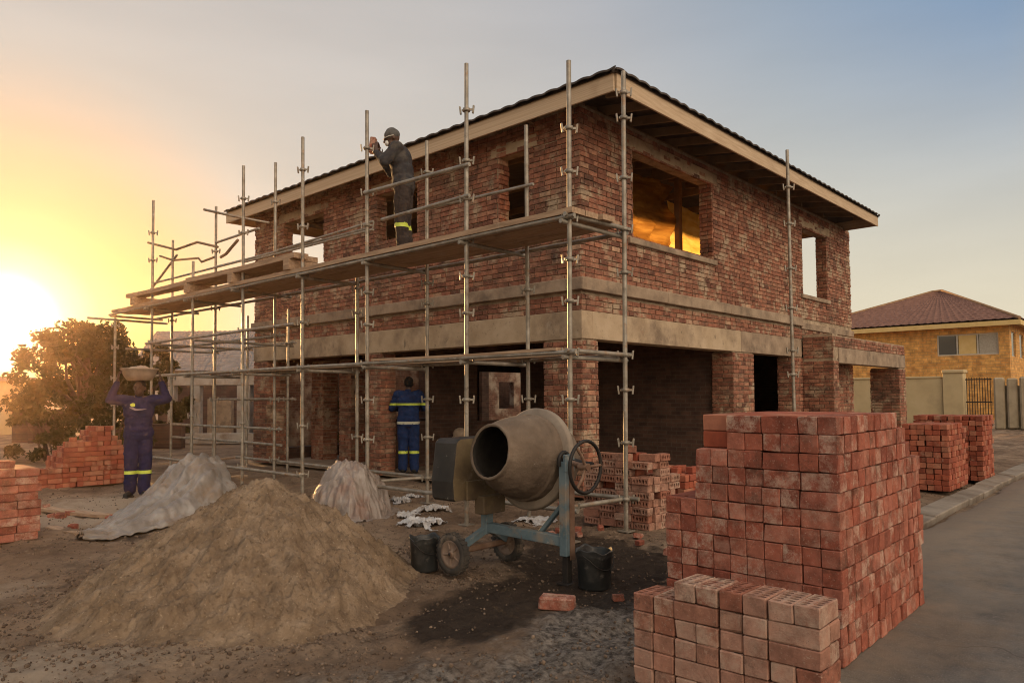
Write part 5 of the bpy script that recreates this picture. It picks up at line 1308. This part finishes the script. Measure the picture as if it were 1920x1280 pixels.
tag(mb.build('gate_pillar', M_plaster, None, (FXX, 7.3, 0)), 'cream gate pillar between boundary wall and iron gate', 'pillar')
gt = thing('iron_gate', (FXX, 6.4, 0), 'dark iron bar gate between the cream pillar and the precast fence', 'gate')
mb = MB()
for z in (.15, 1.1, 2.05): mb.box((FXX + .02, 5.95, z), (FXX + .06, 6.9, z + .05))
mb.build('gate_frame', M_iron, gt)
for k in range(10):
    mb = MB(); mb.tube([(FXX + .04, 6.0 + k * .095, .05), (FXX + .04, 6.0 + k * .095, 2.15)], .014, 6); mb.build('bar', M_iron, gt)
fence_y = 5.9; k = 0
random.seed(81)
fw = thing('precast_fence', (FXX, 3.5, 0), 'weathered precast concrete fence of wide upright panels beside the road', 'fence')
while fence_y > -3:
    w = random.uniform(.38, .5); mb = MB(); x_ = FXX - (5.9 - fence_y) * .15 + random.uniform(-.05, .05)
    mb.rbox((x_, fence_y - w / 2, 1.07), (.14, w / 2 - .03, 1.07 + random.uniform(-.05, .04)), Matrix.Rotation(.1, 3, 'Z'), .5, 0, .06); mb.build('fence_panel', M_precast, fw); fence_y -= w + .02
mb = MB(); mb.bar((FXX + .2, 5.9, .9), (FXX - 1.2, -3, .9), .1, 1.8); mb.build('fence_backing', M_precast, fw)

# ------------------------------------------------------------------ background at the left
def P_at(px_, d, z=0): return Vector((*(FWD * d + RGT * ((px_ - 960) / F_PX * d)).to_2d(), z))
gh = thing('grey_roofed_house', P_at(380, 40), 'low house with mottled grey tiled roof beyond the scaffold', 'house')
u_ = (P_at(640, 40) - P_at(255, 40)).normalized(); n_ = Vector((-u_.y, u_.x, 0)); o0 = P_at(255, 40)
if n_.dot(FWD) < 0: n_ = -n_
Lh = 11.0
mb = MB(); Rm = Matrix((u_, n_, Vector((0, 0, 1)))).transposed(); mb.rbox(o0 + u_ * (Lh / 2) + n_ * 3 + Vector((0, 0, 1.5)), (Lh / 2, 3, 1.5), Rm); mb.build('wall', M_wash, gh)
mb = MB(); e0 = o0 - u_ * .4 - n_ * .5 + Vector((0, 0, 2.9)); e1 = o0 + u_ * (Lh + .4) - n_ * .5 + Vector((0, 0, 2.9)); r0 = o0 - u_ * .4 + n_ * 3 + Vector((0, 0, 5.35)); r1 = o0 + u_ * (Lh + .4) + n_ * 3 + Vector((0, 0, 5.35))
tiled(mb, e0, e1, r1, r0, .3); tiled(mb, e0 + n_ * 7, e1 + n_ * 7, r1, r0, .3)
mb.add([e0, r0, e0 + n_ * 7], [[0, 1, 2]]); mb.add([e1, r1, e1 + n_ * 7], [[0, 1, 2]]); mb.build('roof', M_grey, gh)
rb = thing('roofless_outbuilding', P_at(410, 25), 'roofless whitewashed outbuilding with open doorways beyond the scaffold', 'outbuilding')
def pw(px0, px1, d, z0, z1, name, mat, th=.3):
    a, b = P_at(px0, d), P_at(px1, d); c = (a + b) / 2; u = (b - a).normalized(); R = Matrix((u, Vector((-u.y, u.x, 0)), Vector((0, 0, 1)))).transposed()
    mb = MB(); mb.rbox(c + Vector((0, 0, (z0 + z1) / 2)), ((b - a).length / 2, th / 2, (z1 - z0) / 2), R, .5, 0, .015); return mb.build(name, mat, rb)
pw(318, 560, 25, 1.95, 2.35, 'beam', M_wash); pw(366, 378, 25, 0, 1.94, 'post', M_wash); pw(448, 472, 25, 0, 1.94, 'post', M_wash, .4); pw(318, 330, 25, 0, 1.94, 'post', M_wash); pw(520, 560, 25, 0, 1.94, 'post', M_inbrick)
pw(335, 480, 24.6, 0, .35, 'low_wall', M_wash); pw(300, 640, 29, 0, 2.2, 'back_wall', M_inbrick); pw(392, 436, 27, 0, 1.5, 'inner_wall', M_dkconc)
shed = thing('shed', P_at(40, 32), 'small flat roofed shed in the glare at the left edge', 'shed')
def ps(px0, px1, d, z0, z1, name, mat, th, parent):
    a, b = P_at(px0, d), P_at(px1, d); c = (a + b) / 2; u = (b - a).normalized(); R = Matrix((u, Vector((-u.y, u.x, 0)), Vector((0, 0, 1)))).transposed()
    mb = MB(); mb.rbox(c + Vector((0, 0, (z0 + z1) / 2)), ((b - a).length / 2, th / 2, (z1 - z0) / 2), R, .5, 0, .015); return mb.build(name, mat, parent)
ps(-90, 22, 32, 0, 2.3, 'wall', M_plaster, 2.4, shed); ps(-95, 30, 32, 2.31, 2.5, 'roof', M_grey, 2.8, shed)
gw = thing('garden_wall', P_at(70, 26), 'low brick garden wall below the sunlit tree', 'wall')
ps(28, 118, 26, 0, 1.15, 'wall', M_inbrick, .25, gw); ps(60, 70, 25.8, 0, 1.5, 'post', M_inbrick, .35, gw)
rw = thing('rubble_wall', P_at(250, 22), 'broken brick wall behind the far brick pile', 'wall')
ps(185, 345, 22.5, 0, .75, 'wall', M_inbrick, .3, rw); ps(235, 262, 22, 0, 1.0, 'wall', M_inbrick, .4, rw)

bw_ = thing('rear_yard_wall', (15, 20.8, 0), 'patchy whitewashed yard wall glimpsed through the rear window openings of the house', 'wall')
mb = MB(); core(mb, (11.6, 20.8, 0), (1, 0, 0), (0, -1, 0), 19.9, 0, 2.9, .25, [(4.1, .9, 4.9, 2.1), (7.2, .0, 8.1, 2.2), (10.3, 1.0, 11.2, 2.1)], 0); mb.build('wall', M_yard, bw_)
for x_ in (14.0, 11.7, 17.6, 20.6, 24):
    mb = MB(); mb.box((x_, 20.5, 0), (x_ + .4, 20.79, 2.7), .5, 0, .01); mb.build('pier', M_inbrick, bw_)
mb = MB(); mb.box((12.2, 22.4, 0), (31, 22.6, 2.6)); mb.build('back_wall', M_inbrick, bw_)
# ------------------------------------------------------------------ trees and bushes
def leafmesh(mb, clumps, per, size):
    for c, r in clumps:
        for _ in range(per):
            d = Vector((random.gauss(0, 1), random.gauss(0, 1), random.gauss(0, 1))).normalized() * (random.random() ** .45)
            p = c + Vector((d.x * r[0], d.y * r[1], d.z * r[2])); s = size * random.uniform(.6, 1.3)
            a = Vector((random.gauss(0, 1), random.gauss(0, 1), random.gauss(0, 1))).normalized(); b = a.cross(Vector((random.gauss(0, 1), random.gauss(0, 1), random.gauss(0, 1)))).normalized()
            mb.add([p - a * s, p + b * s * .45, p + a * s, p - b * s * .45], [[0, 1, 2, 3]], random.random())
def tree(name, base_, H, W, nclump, per, size, label, cat, group, seed, trunk=True, low=.3):
    random.seed(seed); t = thing(name, base_, label, cat, group); base_ = Vector(base_); top = []
    tm = MB()
    if trunk:
        fork = base_ + Vector((0, 0, H * .28)); tm.tube([base_ - Vector((0, 0, .1)), base_ + Vector((.05, 0, H * .15)), fork], [H * .045, H * .036, H * .03], 10)
    cl = []
    for i in range(nclump):
        a = random.uniform(0, 6.283); rr = math.sqrt(random.random()); zz = low + (1 - low) * random.random() ** .8
        prof = math.sqrt(max(.05, 1 - ((zz - .52) / .52) ** 2)) if zz > .52 else .8 + .2 * zz / .52
        c = base_ + Vector((math.cos(a) * rr * W * prof * .86, math.sin(a) * rr * W * prof * .86, zz * H * .93)); s = W * random.uniform(.09, .23)
        cl.append((c, (s, s, s * .75)))
        if trunk and i % 3 == 0:
            mid = fork.lerp(c, .5) + Vector((random.uniform(-.3, .3), random.uniform(-.3, .3), H * .04)); tm.tube([fork, mid, c], [H * .02, H * .012, H * .004], 6)
        elif not trunk and i % 4 == 0: tm.tube([base_ + Vector((random.uniform(-.2, .2), random.uniform(-.2, .2), -.05)), base_.lerp(c, .5) + Vector((0, 0, .1)), c], [.03, .02, .006], 5)
    if tm.v: tm.build('trunk' if trunk else 'stems', M_bark, t)
    mb = MB(); leafmesh(mb, cl, per, size); mb.build('crown' if trunk else 'foliage', M_leaf, t); return t
tree('tree', P_at(160, 19.5), 3.62, 1.95, 120, 190, .068, 'round leafy tree backlit by the setting sun', 'tree', None, 5, True, .30)
tree('tree', P_at(285, 26), 3.6, 1.25, 36, 130, .085, 'smaller tree right of the backlit round tree', 'tree', None, 6, True, .3)
tree('bush', P_at(95, 18.5), 1.35, 1.2, 26, 110, .065, 'dense bush under the left side of the backlit tree', 'bush', 'bushes under the tree', 7, False, .1)
tree('bush', P_at(215, 18.3), 1.45, 1.2, 28, 110, .065, 'dense bush under the middle of the backlit tree, behind the basin worker', 'bush', 'bushes under the tree', 8, False, .1)
tree('bush', P_at(318, 24), 1.8, 1.2, 24, 100, .09, 'bush left of the whitewashed outbuilding', 'bush', 'bushes under the tree', 9, False, .1)
tree('bush', (13.6, 18.8, 0), 2.6, 1.2, 26, 110, .09, 'sunlit bush seen through the window beyond the blue worker', 'bush', None, 10, False, .1)

# ------------------------------------------------------------------ sun and sky
sd = ray(2, 606).normalized()
SUN_EL, SUN_AZ = math.asin(sd.z), math.atan2(sd.x, sd.y)
L = bpy.data.lights.new('sun', 'SUN'); L.energy = 5.0; L.angle = rad(1.0); L.color = (1.0, .55, .21)
lo_ = bpy.data.objects.new('sun', L); COL.objects.link(lo_); lo_.rotation_euler = sd.to_track_quat('Z', 'Y').to_euler(); lo_.location = (0, 0, 30)
W = bpy.data.worlds.new('World'); SC.world = W; W.use_nodes = True; wt = W.node_tree; bg = wt.nodes['Background']
class WN(NT):
    def __init__(s): s.t = wt; s._v = {}
N = WN()
tc = N.n('ShaderNodeTexCoord').outputs['Generated']
dt = N.n('ShaderNodeVectorMath', operation='DOT_PRODUCT'); N.set(dt.inputs[0], tc); dt.inputs[1].default_value = sd
ang = N.math('DIVIDE', N.math('ARCCOSINE', N.math('MINIMUM', dt.outputs['Value'], .99999)), math.pi)
sep = N.n('ShaderNodeSeparateXYZ'); N.set(sep.inputs[0], tc); ez = N.math('MAXIMUM', sep.outputs[2], 0.0)
g = lambda d: d / 180
col = N.ramp(ang, [(0, (3.0, 2.6, 2.0)), (g(2.2), (1.9, 1.6, 1.1)), (g(3.6), (.85, .66, .42)), (g(5.5), (.58, .38, .20)), (g(8), (.60, .35, .16)), (g(11), (.68, .41, .20)), (g(14), (.72, .49, .33)), (g(17.5), (.65, .56, .47)), (g(22), (.60, .54, .48)), (g(28), (.56, .52, .485)), (g(36), (.51, .49, .48)), (g(46), (.44, .45, .48)), (g(56), (.33, .395, .48)), (g(69), (.19, .31, .49)), (g(84), (.24, .29, .34)), (g(105), (.28, .26, .24)), (1, (.26, .23, .20))])
hz = N.math('SUBTRACT', 1.0, N.n('ShaderNodeMapRange', interpolation_type='SMOOTHSTEP', **{'Value': ez, 'From Min': .03, 'From Max': .50}).outputs[0])
far = N.mask(ang, g(14), g(38), .92)
col = N.mix(N.math('MULTIPLY', hz, far), col, (.80, .70, .50))
# higher up near the sun the glow greys out
col = N.mix(N.math('MULTIPLY', N.mask(ez, .16, .48), N.mask(ang, g(48), g(20), .85)), col, (.50, .47, .455))
col = N.mix(1.0, col, N.ramp(ez, [(0, G(1.0)), (.35, G(1.0)), (.6, G(.92)), (1, G(1.1))]), 'MULTIPLY')
# thin high haze streaks, and a warm fill lobe added behind the camera
sv = N.n('ShaderNodeVectorMath', operation='MULTIPLY'); N.set(sv.inputs[0], tc); sv.inputs[1].default_value = (1.2, 1.2, 6.0)
col = N.mix(1.0, col, N.ramp(N.noise(sv.outputs[0], 1.6, 5, .55), [(.3, G(.94)), (.7, G(1.06))]), 'MULTIPLY')
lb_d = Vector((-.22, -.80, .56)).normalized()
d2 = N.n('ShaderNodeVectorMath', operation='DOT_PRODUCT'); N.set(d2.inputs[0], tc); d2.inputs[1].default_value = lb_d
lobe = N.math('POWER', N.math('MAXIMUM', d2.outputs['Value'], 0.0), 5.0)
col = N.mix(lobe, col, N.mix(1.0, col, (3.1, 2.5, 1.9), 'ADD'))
sky = N.n('ShaderNodeTexSky', sky_type='NISHITA'); sky.sun_disc = False; sky.sun_elevation = max(SUN_EL, rad(2)); sky.sun_rotation = SUN_AZ; sky.dust_density = 3
add = N.mix(.02, col, sky.outputs[0], 'ADD')
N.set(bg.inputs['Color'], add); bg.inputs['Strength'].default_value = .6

# ------------------------------------------------------------------ hazy evening air
hm = bpy.data.materials.new('haze'); hm.use_nodes = True; ht = hm.node_tree; ht.nodes.remove(ht.nodes['Principled BSDF'])
pv = ht.nodes.new('ShaderNodeVolumePrincipled'); pv.inputs['Color'].default_value = (1, .70, .52, 1); pv.inputs['Density'].default_value = .00048; pv.inputs['Anisotropy'].default_value = .88
ht.links.new(pv.outputs[0], ht.nodes['Material Output'].inputs['Volume'])
mb = MB(); mb.box((-30, -12, -1.2), (62, 54, 8.4)); tag(mb.build('haze', hm), kind='stuff')
# ------------------------------------------------------------------ camera and view
cam = bpy.data.cameras.new('camera'); cam.sensor_width = 36; cam.lens = F_PX / 1920 * 36; cam.shift_y = 38 / 1920; cam.clip_end = 8000; cam.clip_start = .05
co_ = bpy.data.objects.new('camera', cam); COL.objects.link(co_); co_.matrix_world = Matrix.Translation(CC) @ CR.to_4x4(); SC.camera = co_
SC.view_settings.view_transform = 'Standard'; SC.view_settings.look = 'None'; SC.view_settings.exposure = .74; SC.view_settings.gamma = 1
SC.cycles.max_bounces = 6; SC.cycles.diffuse_bounces = 4; SC.cycles.transmission_bounces = 3; SC.cycles.use_denoising = True; SC.cycles.filter_width = 1.05
